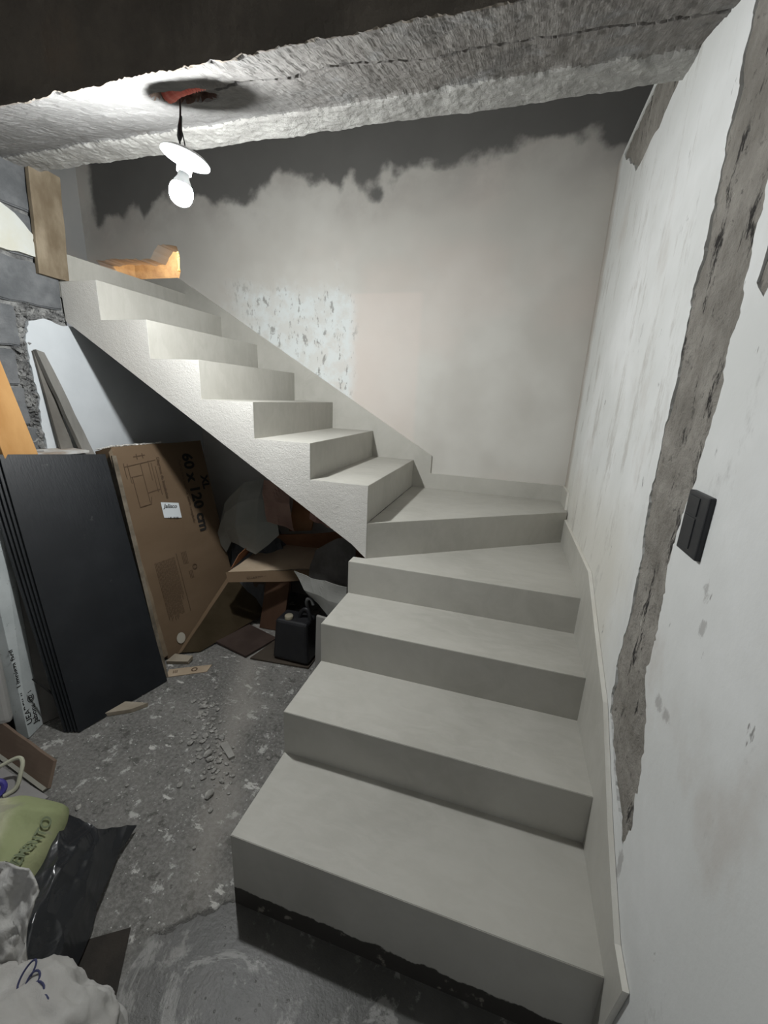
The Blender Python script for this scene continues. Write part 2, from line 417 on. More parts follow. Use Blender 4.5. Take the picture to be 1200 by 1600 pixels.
# right wall: plaster skin with broken strips over the rough concrete column
chan = [(.47, 2.72, 1), (.20, 2.72), (.205, 2.3), (.218, 1.90), (.200, 1.697), (.205, 1.38), (.235, 1.24), (.222, 1.127), (.201, 1.027), (.209, .939), (.166, .871), (.127, .783), (.103, .698), (.098, .60), (.104, .536), (.213, .593), (.29, .643), (.369, .691), (.40, .83), (.388, .99), (.40, 1.133), (.43, 1.264), (.444, 1.747), (.445, 1.973), (.456, 2.167), (.475, 2.4)]
chan = jag(chan, 0.013, 0.008, 1)
top_strip = jag([(1.76, 2.655, 1), (.975, 2.655), (.975, 2.47), (1.15, 2.44), (1.39, 2.432), (1.60, 2.56)], 0.012, 0.02, 7)
patch = jag([(.165, 1.93), (.13, 1.95), (.09, 1.86), (.10, 1.74), (.13, 1.70), (.165, 1.73), (.158, 1.82)], 0.008, 0.012, 12)
outer = [(-2.2, 0), (1.8965, 0), (1.8965, 2.68), (-2.2, 2.68)]
outer = [(-2.2, 0), (1.8965, 0), (1.8965, 2.68), (.955, 2.68), (.955, 2.745), (-2.2, 2.745)]
bm = holed(outer, [chan, top_strip, patch], lambda a, b: V(0, a, b), V(.010, 0, 0))
for f in bm.faces: f.material_index = 0
c0 = len(bm.faces)
# rough concrete behind, as a displaced grid
NY, NZ = 150, 230
y0, y1, z0, z1 = 0.04, 1.80, .50, 2.75
g = [[bm.verts.new((.004 + .008 * noise.fractal(V(1, (y0 + (y1 - y0) * i / NY) * 14, (z0 + (z1 - z0) * j / NZ) * 6), 1, 2, 5), y0 + (y1 - y0) * i / NY, min(z0 + (z1 - z0) * j / NZ, 2.68 if (y0 + (y1 - y0) * i / NY) > .95 else 9))) for j in range(NZ + 1)] for i in range(NY + 1)]
for v in [x for rr in g for x in rr]: v.co.x = max(v.co.x, .0015)
for i in range(NY):
    for j in range(NZ):
        f = bm.faces.new((g[i][j], g[i + 1][j], g[i + 1][j + 1], g[i][j + 1])); f.material_index = 1
add_box(bm, (.035, -2.2, 0), (.32, 1.8965, 2.68), 0)
struct(link('wall_right', bm, [WHITEWALL, BARE]))
# the set-back wall above the right wall, and the slab that closes the stairwell
bm = bmesh.new(); add_box(bm, (.22, .95, 2.68), (.32, 1.8965, 3.4)); struct(link('wall_right_upper', bm, simple('upper_render', (.12, .118, .11), (.17, .165, .16), 3, .9)))
bm = bmesh.new(); add_box(bm, (-3.6, .9, 3.4), (.32, 2.04, 3.5)); struct(link('ceiling_stairwell', bm, PLAIN))
bm = bmesh.new(); add_box(bm, (-2.75, -2.2, 2.75), (.32, .9, 2.85)); struct(link('ceiling', bm, DARKPLASTER))

# left wall: blocks, rubble and plaster on one backing
bm = bmesh.new()
add_box(bm, (-2.75, -2.2, 0), (-2.612, YF + .02, 2.75), 1)
add_box(bm, (-2.75, YF + .02, 0), (-2.612, YB, 1.80), 1)
rows = [(2.265, 2.62, [(-2.2, .22), (.235, .62), (.635, .985)]), (2.075, 2.25, [(-2.2, .40), (.415, .98)]), (1.868, 2.055, [(-2.2, .30), (.31, .965)]),
        (1.672, 1.85, [(-2.2, .33), (.345, .735)]), (1.50, 1.655, [(-2.2, .46), (.47, .705)]), (1.315, 1.485, [(-2.2, .30), (.315, .715)]), (1.12, 1.30, [(-2.2, .42), (.43, .74)]),
        (.92, 1.105, [(-2.2, .3), (.31, .7)]), (.72, .905, [(-2.2, .4), (.41, .7)]), (.52, .705, [(-2.2, .3), (.31, .7)]), (.32, .505, [(-2.2, .4), (.41, .7)]), (0, .305, [(-2.2, .7)])]
for zi, (za, zb, cols) in enumerate(rows):
    for ya, yb in cols:
        b2 = bmesh.new(); add_box(b2, (-2.66, ya, za), (-2.594, yb, zb))
        bmesh.ops.bevel(b2, geom=b2.edges[:], offset=.006, segments=2, affect='EDGES')
        es = [e for e in b2.edges if e.calc_length() > .05]
        bmesh.ops.subdivide_edges(b2, edges=es, cuts=10, use_grid_fill=True)
        for v in b2.verts: v.co += noise.noise_vector(v.co * 14) * .008
        tmp = bpy.data.meshes.new('t'); b2.to_mesh(tmp); b2.free(); n0 = len(bm.faces); bm.from_mesh(tmp); bpy.data.meshes.remove(tmp)
        bm.faces.ensure_lookup_table()
        for f in bm.faces[n0:]: f.material_index = 0
def add_plate(bm, poly, x0, x1, mi):
    b2 = bmesh.new(); vs = [b2.verts.new((x0, a, b)) for a, b in poly]
    es = [b2.edges.new((vs[i], vs[(i + 1) % len(vs)])) for i in range(len(vs))]
    bmesh.ops.triangle_fill(b2, use_beauty=True, edges=es)
    r = bmesh.ops.extrude_face_region(b2, geom=b2.faces[:])
    bmesh.ops.translate(b2, verts=[g for g in r['geom'] if isinstance(g, bmesh.types.BMVert)], vec=(x1 - x0, 0, 0))
    tmp = bpy.data.meshes.new('t'); b2.to_mesh(tmp); b2.free(); n0 = len(bm.faces); bm.from_mesh(tmp); bpy.data.meshes.remove(tmp)
    bm.faces.ensure_lookup_table()
    for f in bm.faces[n0:]: f.material_index = mi
add_plate(bm, jag([(YB, 0, 1), (YB, 1.80, 1), (.97, 1.80), (.86, 1.815), (.785, 1.79), (.757, 1.70), (.765, 1.55), (.772, 1.42), (.762, 1.30), (.77, 1.22), (.76, 0, 1)], .014, .015, 4), -2.592, -2.64, 2)
add_plate(bm, jag([(.28, 2.07), (.86, 2.08), (.868, 2.17), (.80, 2.235), (.72, 2.285), (.28, 2.29)], .010, .02, 9), -2.582, -2.63, 3)
# rubble beside the plaster
for i in range(150):
    rnd = random.Random(i); y = .745 + rnd.uniform(-.022, .022); z = rnd.uniform(1.15, 1.82)
    if i % 3 == 0: y = rnd.uniform(.74, .96); z = 1.835 + rnd.uniform(-.02, .018)
    s = rnd.uniform(.007, .022); c = V(-2.608, y, z)
    r = bmesh.ops.create_icosphere(bm, subdivisions=2, radius=s)
    for v in r['verts']: v.co = c + V(v.co.x * .6, v.co.y, v.co.z) + noise.noise_vector(v.co * 70 + V(i, 0, 0)) * s * .9
    for f in {f for v in r['verts'] for f in v.link_faces}: f.material_index = 1
struct(link('wall_left', bm, [BLOCK, MORTAR, LIMEWHITE, YELLOWWHITE]))

# landing floor and the far end of the upper passage
bm = bmesh.new(); add_box(bm, (-3.6, YF, 1.98), (-2.75, YB, ZS[12])); struct(link('floor_landing', bm, MICRO))
bm = bmesh.new(); add_box(bm, (-3.6, .80, 2.0), (-3.5, YB, 3.4)); struct(link('wall_landing_end', bm, PLAIN))
bm = bmesh.new(); add_box(bm, (-3.5, .80, 1.9), (-2.75, YF, 3.4)); struct(link('wall_landing_front', bm, PLAIN))

# beam: dark front face, sloping scraped underside, white plastered lip
prof = []
def seg(a, b, n):
    for i in range(n): t = i / n; prof.append((a[0] + (b[0] - a[0]) * t, a[1] + (b[1] - a[1]) * t))
seg((.35, 2.76), (.35, 2.34), 20); seg((.35, 2.34), (.35, 2.30), 6)
seg((.35, 2.30), (.81, 2.453), 76); seg((.81, 2.453), (.935, 2.458), 22); seg((.935, 2.458), (.935, 2.75), 14); prof.append((.935, 3.42))
def soff_z(y): return 2.30 + (y - .35) / .46 * .153
bm = bmesh.new(); NXB = 460; ring = []
CAV = (-1.425, .535)
for i in range(NXB + 1):
    x = -2.75 + 2.75 * i / NXB; row = []
    for k, (y, z) in enumerate(prof):
        p = V(x, y, z); q = noise.fractal(p * 9, 1, 2, 4) * .006 + noise.noise(p * 60) * .0025
        if k < 26: p.y += q
        else: p.z += q
        if z < 2.36 and y < .36: p.z += .008 * noise.noise(V(x * 25, 0, 1)) + .005 * noise.noise(V(x * 90, 0, 1))
        if 26 < k < 124:                                    # lip stands a little proud, with a ragged start
            e = .805 + .022 * noise.noise(V(x * 14, 3, 0)) + .006 * noise.noise(V(x * 60, 3, 0))
            t = min(1, max(0, (y - e + .012) / .024)); p.z -= .012 * t * t * (3 - 2 * t)
            dx, dy = (x - CAV[0]) / .088, (y - CAV[1] - .25 * (x - CAV[0])) / .066
            rr = dx * dx + dy * dy + .35 * noise.noise(V(x * 22, y * 22, 2))
            if rr < 1.1: t = min(1, (1.1 - rr) * 1.6); p.z += .05 * t * t * (3 - 2 * t)
            # long open crack in the scraped face
            cy = .50 + .03 * noise.noise(V(x * 5, 7, 0)) + .01 * noise.noise(V(x * 40, 7, 0)) + (x + 1.3) * .08
            if x > -1.3 and abs(y - cy) < .0045: p.z += .010
        row.append(bm.verts.new(p))
    ring.append(row)
for i in range(NXB):
    for k in range(len(prof) - 1):
        f = bm.faces.new((ring[i][k], ring[i + 1][k], ring[i + 1][k + 1], ring[i][k + 1]))
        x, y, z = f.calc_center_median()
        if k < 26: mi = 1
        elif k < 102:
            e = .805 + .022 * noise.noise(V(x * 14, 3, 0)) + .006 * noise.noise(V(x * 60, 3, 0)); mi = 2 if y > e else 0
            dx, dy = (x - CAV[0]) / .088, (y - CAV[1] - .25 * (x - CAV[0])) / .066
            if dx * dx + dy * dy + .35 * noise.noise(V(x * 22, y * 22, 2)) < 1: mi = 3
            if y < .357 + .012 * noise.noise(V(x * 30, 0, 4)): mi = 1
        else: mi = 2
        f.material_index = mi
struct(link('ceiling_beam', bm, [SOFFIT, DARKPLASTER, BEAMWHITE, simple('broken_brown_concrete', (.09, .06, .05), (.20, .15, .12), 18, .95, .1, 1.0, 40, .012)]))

# ------------------------------------------------------------------ the staircase
stairs = thing('concrete_staircase', 'winding pale grey microcement staircase of twelve steps turning in the corner', 'staircase', (-1, 0, 0))
def step_block(poly, z0, z1, bev=.0015):
    bm = bmesh.new(); a = [bm.verts.new((x, y, z0)) for x, y in poly]; b = [bm.verts.new((x, y, z1)) for x, y in poly]
    bm.faces.new(a[::-1]); bm.faces.new(b); n = len(poly)
    side = [bm.faces.new((a[i], a[(i + 1) % n], b[(i + 1) % n], b[i])) for i in range(n)]
    te = [e for e in bm.edges if all(abs(v.co.z - z1) < 1e-6 for v in e.verts)]
    bmesh.ops.bevel(bm, geom=te, offset=bev, segments=2, affect='EDGES')
    return bm
SK = .014
def zb(x): return .863 + (-1.008 - x) * .6055
def prism_y(prof, y0, y1, bev=.0015):
    bm = bmesh.new(); a = [bm.verts.new((x, y0, z)) for x, z in prof]; b = [bm.verts.new((x, y1, z)) for x, z in prof]
    bm.faces.new(a); bm.faces.new(b[::-1]); n = len(prof)
    for i in range(n): bm.faces.new((a[i], b[i], b[(i + 1) % n], a[(i + 1) % n]))
    e = bm.edges.get((a[0], b[0])); bmesh.ops.bevel(bm, geom=[e], offset=bev, segments=2, affect='EDGES')
    return bm
G = .0015
for k in (1, 2, 3):
    y0, y1 = YS[k], YS[k + 1]
    part('step', step_block([(-1, y0), (-SK * .2 if k > 1 else -.004, y0), (-.004, y1 + .02), (-1, y1 + .02)], 0, ZS[k]), MICRO, stairs)
P5 = (XS[6], YF)                       # the newel corner where the winders meet
part('step', step_block([(-1, YS[4]), (-.004, YS[4]), (-.004, 1.60), (0 - .004, YB - .004), (XS[6], YB - .004), (XS[6], YF + .0), (-1, YF)], 0, ZS[4]), MICRO, stairs)
part('step', step_block([P5, (-.004, 1.62), (-.004, YB - .004), (XS[6], YB - .004)], ZS[4] - .02, ZS[5]), MICRO, stairs)
part('step', prism_y([(XS[6], ZS[6]), (XS[7] - .02, ZS[6]), (XS[7] - .02, zb(XS[7] - .02) + .105), (XS[6] - .11, ZS[5] + .002), (XS[6], ZS[5] + .002)], YF + .002, YB - .004), MICRO, stairs)
for k in range(7, 12):
    part('step', prism_y([(XS[k], ZS[k]), (XS[k + 1] - .02, ZS[k]), (XS[k + 1] - .02, min(zb(XS[k + 1] - .02) + .105, ZS[k] - .02)), (XS[k], zb(XS[k]) + .105)], YF + .002, YB - .004), MICRO, stairs)
part('step', step_block([(-2.748, YF + .025), (XS[12], YF + .025), (XS[12], YB - .004), (-2.748, YB - .004)], ZS[12] - .2, ZS[12]), MICRO, stairs)
# side string (stepped silhouette following the steps) with the sloping underside
pts = [(-1.008, .845)]
pts += [(XS[6] - .001, .7847), (XS[6] - .001, ZS[6] - .0006)]
for k in range(7, 12):
    pts += [(XS[k] - .001, ZS[k - 1] - .0006), (XS[k] - .001, ZS[k] - .0006)]
pts += [(-2.590, ZS[11] - .003), (-2.590, zb(-2.59))]
bm = bmesh.new()
fr = [bm.verts.new((x, YF, z)) for x, z in pts]; bk = [bm.verts.new((x, YF + .05, z)) for x, z in pts]
bm.faces.new(fr); bm.faces.new(bk[::-1])
for i in range(len(pts)):
    j = (i + 1) % len(pts); bm.faces.new((fr[i], bk[i], bk[j], fr[j]))
part('side_string', bm, STRING, stairs)
bm = bmesh.new()
hexa(bm, [(-1.0, YF + .051, zb(-1.0) + .002), (-2.588, YF + .051, zb(-2.588) + .002), (-2.588, YB - .004, zb(-2.588) + .002), (-1.0, YB - .004, zb(-1.0) + .002)],
     [(-1.0, YF + .051, zb(-1.0) + .11), (-2.588, YF + .051, zb(-2.588) + .11), (-2.588, YB - .004, zb(-2.588) + .11), (-1.0, YB - .004, zb(-1.0) + .11)])
part('sloping_slab', bm, simple('slab_underside', (.16, .155, .15), (.25, .24, .23), 6, .9), stairs)
# skirting on the back wall
s = [(-3.45, 2.256), (-2.69, 2.256), (-.82, 1.168), (-.82, 1.055), (-.004, 1.055), (-.004, .80), (-.93, .80), (-1.0, 1.0), (-2.63, 1.95), (-3.45, 2.13)]
bm = bmesh.new(); A = [bm.verts.new((x, YB - SK, z)) for x, z in s]; B = [bm.verts.new((x, YB - .001, z)) for x, z in s]
bm.faces.new(A); bm.faces.new(B[::-1]); n = len(s)
for i in range(n):
    j = (i + 1) % n; f = bm.faces.new((A[i], B[i], B[j], A[j]))
    if i in (0, 1, 2, 3): f.material_index = 1
o = part('wall_skirting', bm, [MICRO, SKIRTTOP], stairs)
# skirting on the right wall
s = [(YB - SK, 1.055), (1.675, 1.055), (1.665, .915), (.865, .915), (.60, .79), (.40, .70), (.165, .505), (.0, .392), (-.075, .385), (-.02, .05), (.0, .001), (YB - SK, .001)]
bm = bmesh.new(); A = [bm.verts.new((-SK, y, z)) for y, z in s]; B = [bm.verts.new((-.001, y, z)) for y, z in s]
bm.faces.new(A); bm.faces.new(B[::-1]); n = len(s)
for i in range(n):
    j = (i + 1) % n; f = bm.faces.new((A[i], B[i], B[j], A[j]))
    if i < 9: f.material_index = 1
part('wall_skirting', bm, [MICRO, SKIRTTOP], stairs)

# ------------------------------------------------------------------ bulb and lampholder
WHITEPL = simple('white_plastic', (.80, .82, .82), None, rough=.35, spec=.5)
BLACKWIRE = simple('black_wire', (.02, .02, .02), None, rough=.45)
lampx = thing('hanging_light_bulb', 'glowing bare bulb in a white lampholder hanging from the hole in the beam', 'light bulb', (-1.425, .51, 2.20))
ax = V(.20, .10, 1).normalized()             # lampholder axis, pointing up out of its plate
Q = V(0, 0, 1).rotation_difference(ax).to_matrix().to_4x4(); Q.translation = V(-1.408, .51, 2.20)
bm = bmesh.new(); lathe(bm, [(0, .006), (.030, .008), (.062, .002), (.070, -.004), (.070, -.008), (.063, -.007), (.040, -.010), (.026, -.016), (.022, -.030), (.021, -.046), (.016, -.046), (0, -.040)], Q)
part('lampholder', bm, WHITEPL, lampx, True)
bm = bmesh.new(); lathe(bm, [(0, -.040), (.015, -.042), (.017, -.058), (.024, -.070), (.0285, -.080)], Q); part('bulb_housing', bm, WHITEPL, lampx, True)
M = Mat('glowing_bulb'); M.b.inputs['Emission Color'].default_value = (.965, .985, .985, 1); M.b.inputs['Emission Strength'].default_value = BULB_STRENGTH; M.col((.9, .9, .9))
bm = bmesh.new(); lathe(bm, [(.0285, -.080), (.0325, -.088), (.034, -.100), (.032, -.114), (.026, -.126), (.016, -.133), (.006, -.136), (0, -.1365)], Q, 28)
part('bulb_globe', bm, M.m, lampx, True)
bm = bmesh.new(); tube(bm, [(-1.46, .565, 2.40), (-1.452, .553, 2.345), (-1.440, .53, 2.29), (-1.436, .52, 2.245), (-1.43, .513, 2.206)], .0028, 8, True, 2)
tube(bm, [(-1.43, .52, 2.40), (-1.445, .548, 2.35), (-1.438, .53, 2.29), (-1.415, .515, 2.245), (-1.405, .507, 2.206)], .0018, 8, True, 2)
part('electrical_wire', bm, BLACKWIRE, lampx, True)
bm = bmesh.new(); tube(bm, [(-1.449, .549, 2.325), (-1.441, .532, 2.29), (-1.437, .523, 2.26), (-1.4355, .519, 2.247)], [.004, .0065, .008, .004], 10)
part('taped_joint', bm, BLACKWIRE, lampx, True)
# corrugated conduit in the hole
RED = simple('red_conduit', (.62, .13, .09), (.72, .22, .17), 20, .6)
bm = bmesh.new(); tube(bm, [(-1.52, .575, 2.405), (-1.47, .535, 2.380), (-1.42, .500, 2.366), (-1.37, .485, 2.360), (-1.33, .50, 2.372), (-1.31, .53, 2.395)], .022, 16, True, 4, lambda L: .0215 + .0018 * math.sin(L * 2 * math.pi / .0075))
tag(link('corrugated_conduit', bm, RED), 'red corrugated conduit showing in the hole of the beam above the bulb', 'conduit')

# ------------------------------------------------------------------ light switch
sw = thing('light_switch', 'black double light switch plate on the white wall beside the bare strip', 'light switch', (0, .149, 1.31))
BLK = simple('black_switch_plastic', (.018, .019, .022), (.026, .027, .03), 40, .45, .4)
part('switch_plate', box_bm((-.010, .104, 1.250), (.004, .194, 1.370), .003), BLK, sw)
part('rocker', box_bm((-.0118, .138, 1.326), (-.009, .184, 1.362), .0015), BLK, sw)
part('rocker', box_bm((-.0118, .138, 1.262), (-.009, .184, 1.322), .0015), BLK, sw)

# ------------------------------------------------------------------ plank at the head of the left wall
WOODOLD = simple('old_board_wood', (.15, .115, .075), (.30, .25, .18), 9, .85, .2, .5, 30, .004, (1, 1, .45))
tag(link('wooden_board', slab([(-2.570, .856, 2.010), (-2.570, .998, 2.008), (-2.560, 1.020, 2.462), (-2.560, .878, 2.468)], .022, .002, (-1, 0, 0), 3, .003)
         , WOODOLD), 'weathered upright board over the end of the block wall at the stair top', 'board')

# ------------------------------------------------------------------ orange-lit rubble in the opening
WARM = simple('orange_wood', (.48, .31, .20), (.66, .48, .34), 8, .8, .2, .6, 30, .006, (.3, 1, 1))
BRICKY = simple('yellow_brick', (.66, .56, .26), (.88, .80, .50), 12, .85, .2, .9, 25, .012)
bm = bmesh.new()
add_box(bm, (-3.58, YB + .14, 2.10), (-2.50, YB + .50, 2.22)); add_box(bm, (-3.58, YB + .50, 2.10), (-2.50, YB + .56, 2.80)); add_box(bm, (-3.58, YB + .14, 2.74), (-2.50, YB + .50, 2.80))
add_box(bm, (-2.50, YB + .14, 2.10), (-2.44, YB + .56, 2.80)); add_box(bm, (-3.64, YB + .14, 2.10), (-3.58, YB + .56, 2.80))
struct(link('wall_recess', bm, simple('recess_brick', (.42, .30, .20), (.58, .44, .28), 10, .9, .1, .6, 20, .01)))
bm = slab([(-3.34, YB + .02, 2.262), (-2.70, YB + .05, 2.262), (-2.70, YB + .40, 2.35), (-3.34, YB + .40, 2.35)], .035, 0, (0, 0, -1), 14, .014, 3)
tag(link('broken_plank', bm, WARM), 'orange lit splintered plank lying in the broken opening at the landing', 'plank')
bm = box_bm((-2.93, YB + .27, 2.38), (-2.60, YB + .38, 2.64)); bmesh.ops.subdivide_edges(bm, edges=bm.edges[:], cuts=8, use_grid_fill=True)
for v in bm.verts: v.co += noise.noise_vector(v.co * 22) * .014
tag(link('brick_fragment', bm, BRICKY), 'yellow lit broken brick standing at the right end of the opening', 'brick')
L = bpy.data.lights.new('warm_lamp_beyond_opening', 'POINT'); L.energy = 6.0; L.color = (1, .87, .66); L.shadow_soft_size = .03
lo = bpy.data.objects.new('warm_lamp_beyond_opening', L); lo.location = (-3.05, YB + .18, 2.60); COL.objects.link(lo)

# ------------------------------------------------------------------ cardboard box 60 x 120
CARD = simple('brown_cardboard', (.145, .099, .061), (.168, .116, .073), 4, .85, .15, .12, 60, .002, (1, .3, 1))
CARDD = simple('brown_cardboard_flap', (.20, .14, .09), (.25, .18, .12), 5, .85, .15, .15, 50)
INK = simple('black_print', (.02, .018, .016), None, rough=.8)
INKB = simple('brown_print', (.10, .065, .04), None, rough=.85)
PAPER = simple('white_label_paper', (.72, .76, .78), None, rough=.7)
BO = V(-2.09, .89, .004); BU = V(.14279535, .98968492, -.01154285); BV = V(-.23267438, .04490207, .97151759); BN = V(.96201461, -.13604247, .23668614)
def bp(u, v, n=0.0): return BO + BU * u + BV * v + BN * n
box = thing('cardboard_box', 'tall brown cardboard box printed 60 x 120 cm leaning on the left wall', 'box', BO)
bm = bmesh.new(); hexa(bm, [bp(-.005, 0), bp(.578, 0), bp(.578, 1.225), bp(-.005, 1.225)], [bp(-.005, 0, -.15), bp(.578, 0, -.15), bp(.578, 1.225, -.15), bp(-.005, 1.225, -.15)])
bmesh.ops.subdivide_edges(bm, edges=bm.edges[:], cuts=12, use_grid_fill=True)
for v in bm.verts:
    d = noise.noise_vector(v.co * 6) * .003; v.co += d
bmesh.ops.translate(bm, verts=bm.verts[:], vec=(0, 0, .032))
BO = BO + V(0, 0, .004)
bmesh.ops.translate(bm, verts=bm.verts[:], vec=(0, 0, -.026))
part('carton', bm, CARD, box)
NV = -BV
part('printed_text', text_bm('60 x 120 cm', .100, bp(.412, 1.155, .004), NV, BU, bold=.0034), INK, box)
part('printed_text', text_bm('XL', .072, bp(.512, 1.0, .004), NV, BU, bold=.0028), INK, box)
part('printed_text', text_bm('Diagrama de instalacion', .026, bp(.235, 1.150, .004), NV, BU, bold=.0006), INKB, box)
bm = text_bm('Puerta para bano de vidrio templado', .027, bp(.375, 1.120, .004), NV, BU)
part('printed_text', bm, INKB, box)
bm = bmesh.new()
def line(bm, u0, v0, u1, v1, w=.0018):
    a = V(u0, v0, 0); b = V(u1, v1, 0); d = (b - a).normalized(); n = V(-d.y, d.x, 0) * w
    q = [a + n, b + n, b - n, a - n]
    hexa(bm, [bp(p.x, p.y, .0032) for p in q], [bp(p.x, p.y, .0045) for p in q])
for l in [(.035, 1.115, .225, 1.135), (.055, 1.055, .13, 1.06), (.055, 1.13, .055, 1.02), (.035, 1.135, .035, 1.05), (.13, 1.125, .13, .90), (.065, 1.055, .065, .885), (.065, .885, .135, .89), (.135, .89, .145, .93),
          (.13, .955, .215, .965), (.195, 1.12, .195, .95), (.178, 1.135, .178, 1.02), (.215, 1.10, .215, .93), (.10, 1.165, .17, 1.17), (.12, 1.18, .12, 1.15), (.155, 1.18, .155, 1.15)]: line(bm, *l)
part('printed_diagram', bm, INKB, box)
bm = bmesh.new(); rr = random.Random(4)
for i in range(17):
    u = .060 + i * .0078; v = .555; end = .20 - .02 * rr.random() - (.0 if i < 14 else -.1)
    while v > end + .03:
        L_ = rr.uniform(.008, .035); line(bm, u + .002 * rr.random(), v, u, v - L_, .0012); v -= L_ + .005
line(bm, .205, .57, .205, .20, .0014)
for i in range(4): line(bm, .240 + i * .010, .565, .240 + i * .010, .49, .0016)
for i in range(3): line(bm, .262 + i * .010, .44, .262 + i * .010, .39, .0016)
part('printed_text', bm, INKB, box)
part('printed_text', text_bm('o', .075, bp(.290, .475, .004), NV, BU), INKB, box)
lb = part('shipping_label', slab([bp(.187, .795, .0055), bp(.300, .770, .0055), bp(.303, .862, .0055), bp(.190, .888, .0055)], .0012, 0, BN), PAPER, box)
LX = (V(.113, -.025, 0)).normalized(); lx = BU * LX.x + BV * LX.y; ly = BU * -LX.y + BV * LX.x
bm = text_bm('Jalisco', .034, bp(.200, .852, .0075), lx, ly, bold=.0006, shear=.2); t = part('label_print', bm, INK, lb)
bm = bmesh.new(); rr = random.Random(2)
for k in range(26):
    p = V(.205, .800, 0) + LX * (k * .0034)
    h = V(-LX.y, LX.x, 0) * .010
    if rr.random() < .7: line(bm, p.x, p.y - .014, p.x + h.x, p.y + h.y - .014, rr.uniform(.0005, .0012))
for f in bm.verts: f.co += BN * .003
part('label_print', bm, INK, lb)
bm = bmesh.new(); c0 = bp(.098, .078, .0052)
vs = [bm.verts.new(c0 + BU * (.028 * math.cos(a)) + BV * (.033 * math.sin(a))) for a in [i * math.pi / 14 for i in range(28)]]
bm.faces.new(vs); r = bmesh.ops.extrude_face_region(bm, geom=bm.faces[:]); bmesh.ops.translate(bm, verts=[g for g in r['geom'] if isinstance(g, bmesh.types.BMVert)], vec=BN * .001)
part('hand_hole_disc', bm, simple('pale_disc', (.48, .45, .38), None), box)  # thin pale disc standing in for the hand-hole of the box
# torn flap edge down the left side of the box
part('torn_flap', slab([bp(-.045, .02, .002), bp(-.004, .02, .004), bp(-.006, 1.22, .004), bp(-.030, 1.20, .012)], .004, 0, -BN, 16, .006, 5), simple('torn_card_edge', (.17, .13, .09), (.24, .19, .13), 12, .9, .1, .5, 60), box)
# flakes and dust on top of box
FLK = simple('white_flakes', (.75, .74, .70), (.6, .56, .5), 40, .9)
bm = bmesh.new(); rr = random.Random(8)
for i in range(150):
    u = rr.uniform(-.0, .30) ** 1.0; n = -rr.uniform(.01, .14); p = bp(u, 1.235, n); s = rr.uniform(.003, .011)
    r = bmesh.ops.create_icosphere(bm, subdivisions=1, radius=s)
    for v in r['verts']: v.co = p + V(v.co.x * 1.3, v.co.y * 1.3, v.co.z * .3) + noise.noise_vector(v.co * 200 + V(i, 0, 0)) * s * .5
o = tag(link('plaster_flakes', bm, FLK), 'white plaster flakes scattered on top of the 60 x 120 cm box', 'debris'); o['kind'] = 'stuff'

# cardboard flap leaning from the floor to the box side
part_s = slab([V(-2.060, .950, .012), V(-1.975, 1.005, .006), V(-1.78, 1.62, .05), V(-2.050, 1.545, .355)], .004, 0, (1, 0, 0), 8, .004, 2)
FLAP = tag(link('cardboard_flap', part_s, simple('shaded_cardboard', (.035, .026, .014), (.055, .041, .024), 6, .9, .1, .2, 40)), 'brown cardboard flap, coloured dark for shade, slanting up from the floor across the foot of the tall box', 'cardboard')  # face colour darkened for shade; its edge strip keeps the plain card colour
FE = link('pale_edge', slab([V(-2.078, .938, .004), V(-2.058, .950, .014), V(-2.048, 1.545, .357), V(-2.074, 1.535, .362)], .004, 0, (-1, 0, 0), 6, .002), CARD); FE.parent = FLAP

# ------------------------------------------------------------------ black panels
PANEL = Mat('black_wood_panel', .45, .35)
c = PANEL.mix(PANEL.ramp(PANEL.noise(5, 5, .6), .35, .75), (.008, .0095, .012), (.014, .016, .019))
c = PANEL.mix(PANEL.math('MULTIPLY', PANEL.ramp(PANEL.noise(9, 6, .7), .66, .74), .45), c, (.09, .09, .09))
PANEL.col(c); PANEL.bump(PANEL.noise(50, 4, .6, PANEL.vec((1, 3, .4))), .25, .003); PANEL = PANEL.m
F0 = [V(-2.058, .327, .006), V(-1.958, .736, .006), V(-2.352, .884, 1.172), V(-2.462, .480, 1.208)]
nP = (F0[1] - F0[0]).cross(F0[3] - F0[0]).normalized()
if nP.x > 0: nP = -nP
offs = [(0, 0, 0, 'frontmost of the five leaning black panels, its whole face in view'), (.0155, -.008, 0, 'second black panel, close behind the front panel'), (.031, -.016, 0, 'third black panel, in the middle of the leaning stack'),
        (.0465, -.024, 0, 'fourth black panel, just in front of the rearmost one'), (.062, -.032, 0, 'rearmost of the five leaning black panels, next to the grey board')]
bz = V(-.25, .1, 1).normalized()
for i, (dn, dy, dt, lab) in enumerate(offs):
    sh = nP * dn + V(0, dy, 0)
    cs = [p + sh for p in F0]; dz = .006 - min(p.z for p in cs[:2]); cs = [p + V(0, 0, dz) for p in cs]
    cs[2] += V(0, 0, -.004 * i); cs[3] += V(-.003 * i, -.004 * i, -.004 * i)
    bm = slab(cs, .0145, .0012, nP)
    o = link('black_panel', bm, PANEL); tag(o, lab + ', on the left', 'panel', 'black panels leaning on the left wall')
# pale thin edge board between panels and box
EDGE = simple('pale_chipboard_edge', (.30, .27, .22), (.45, .41, .34), 20, .85, .15, .4, 60)
tag(link('thin_board', slab([V(-1.985, .748, .006), V(-1.978, .765, .006), V(-2.335, .930, 1.16), V(-2.343, .911, 1.162)], .10, 0, nP), simple('dark_chipboard', (.09, .075, .055), (.20, .17, .13), 14, .9)),
    'thin brown board on edge between the front black panel and the tall box', 'board')

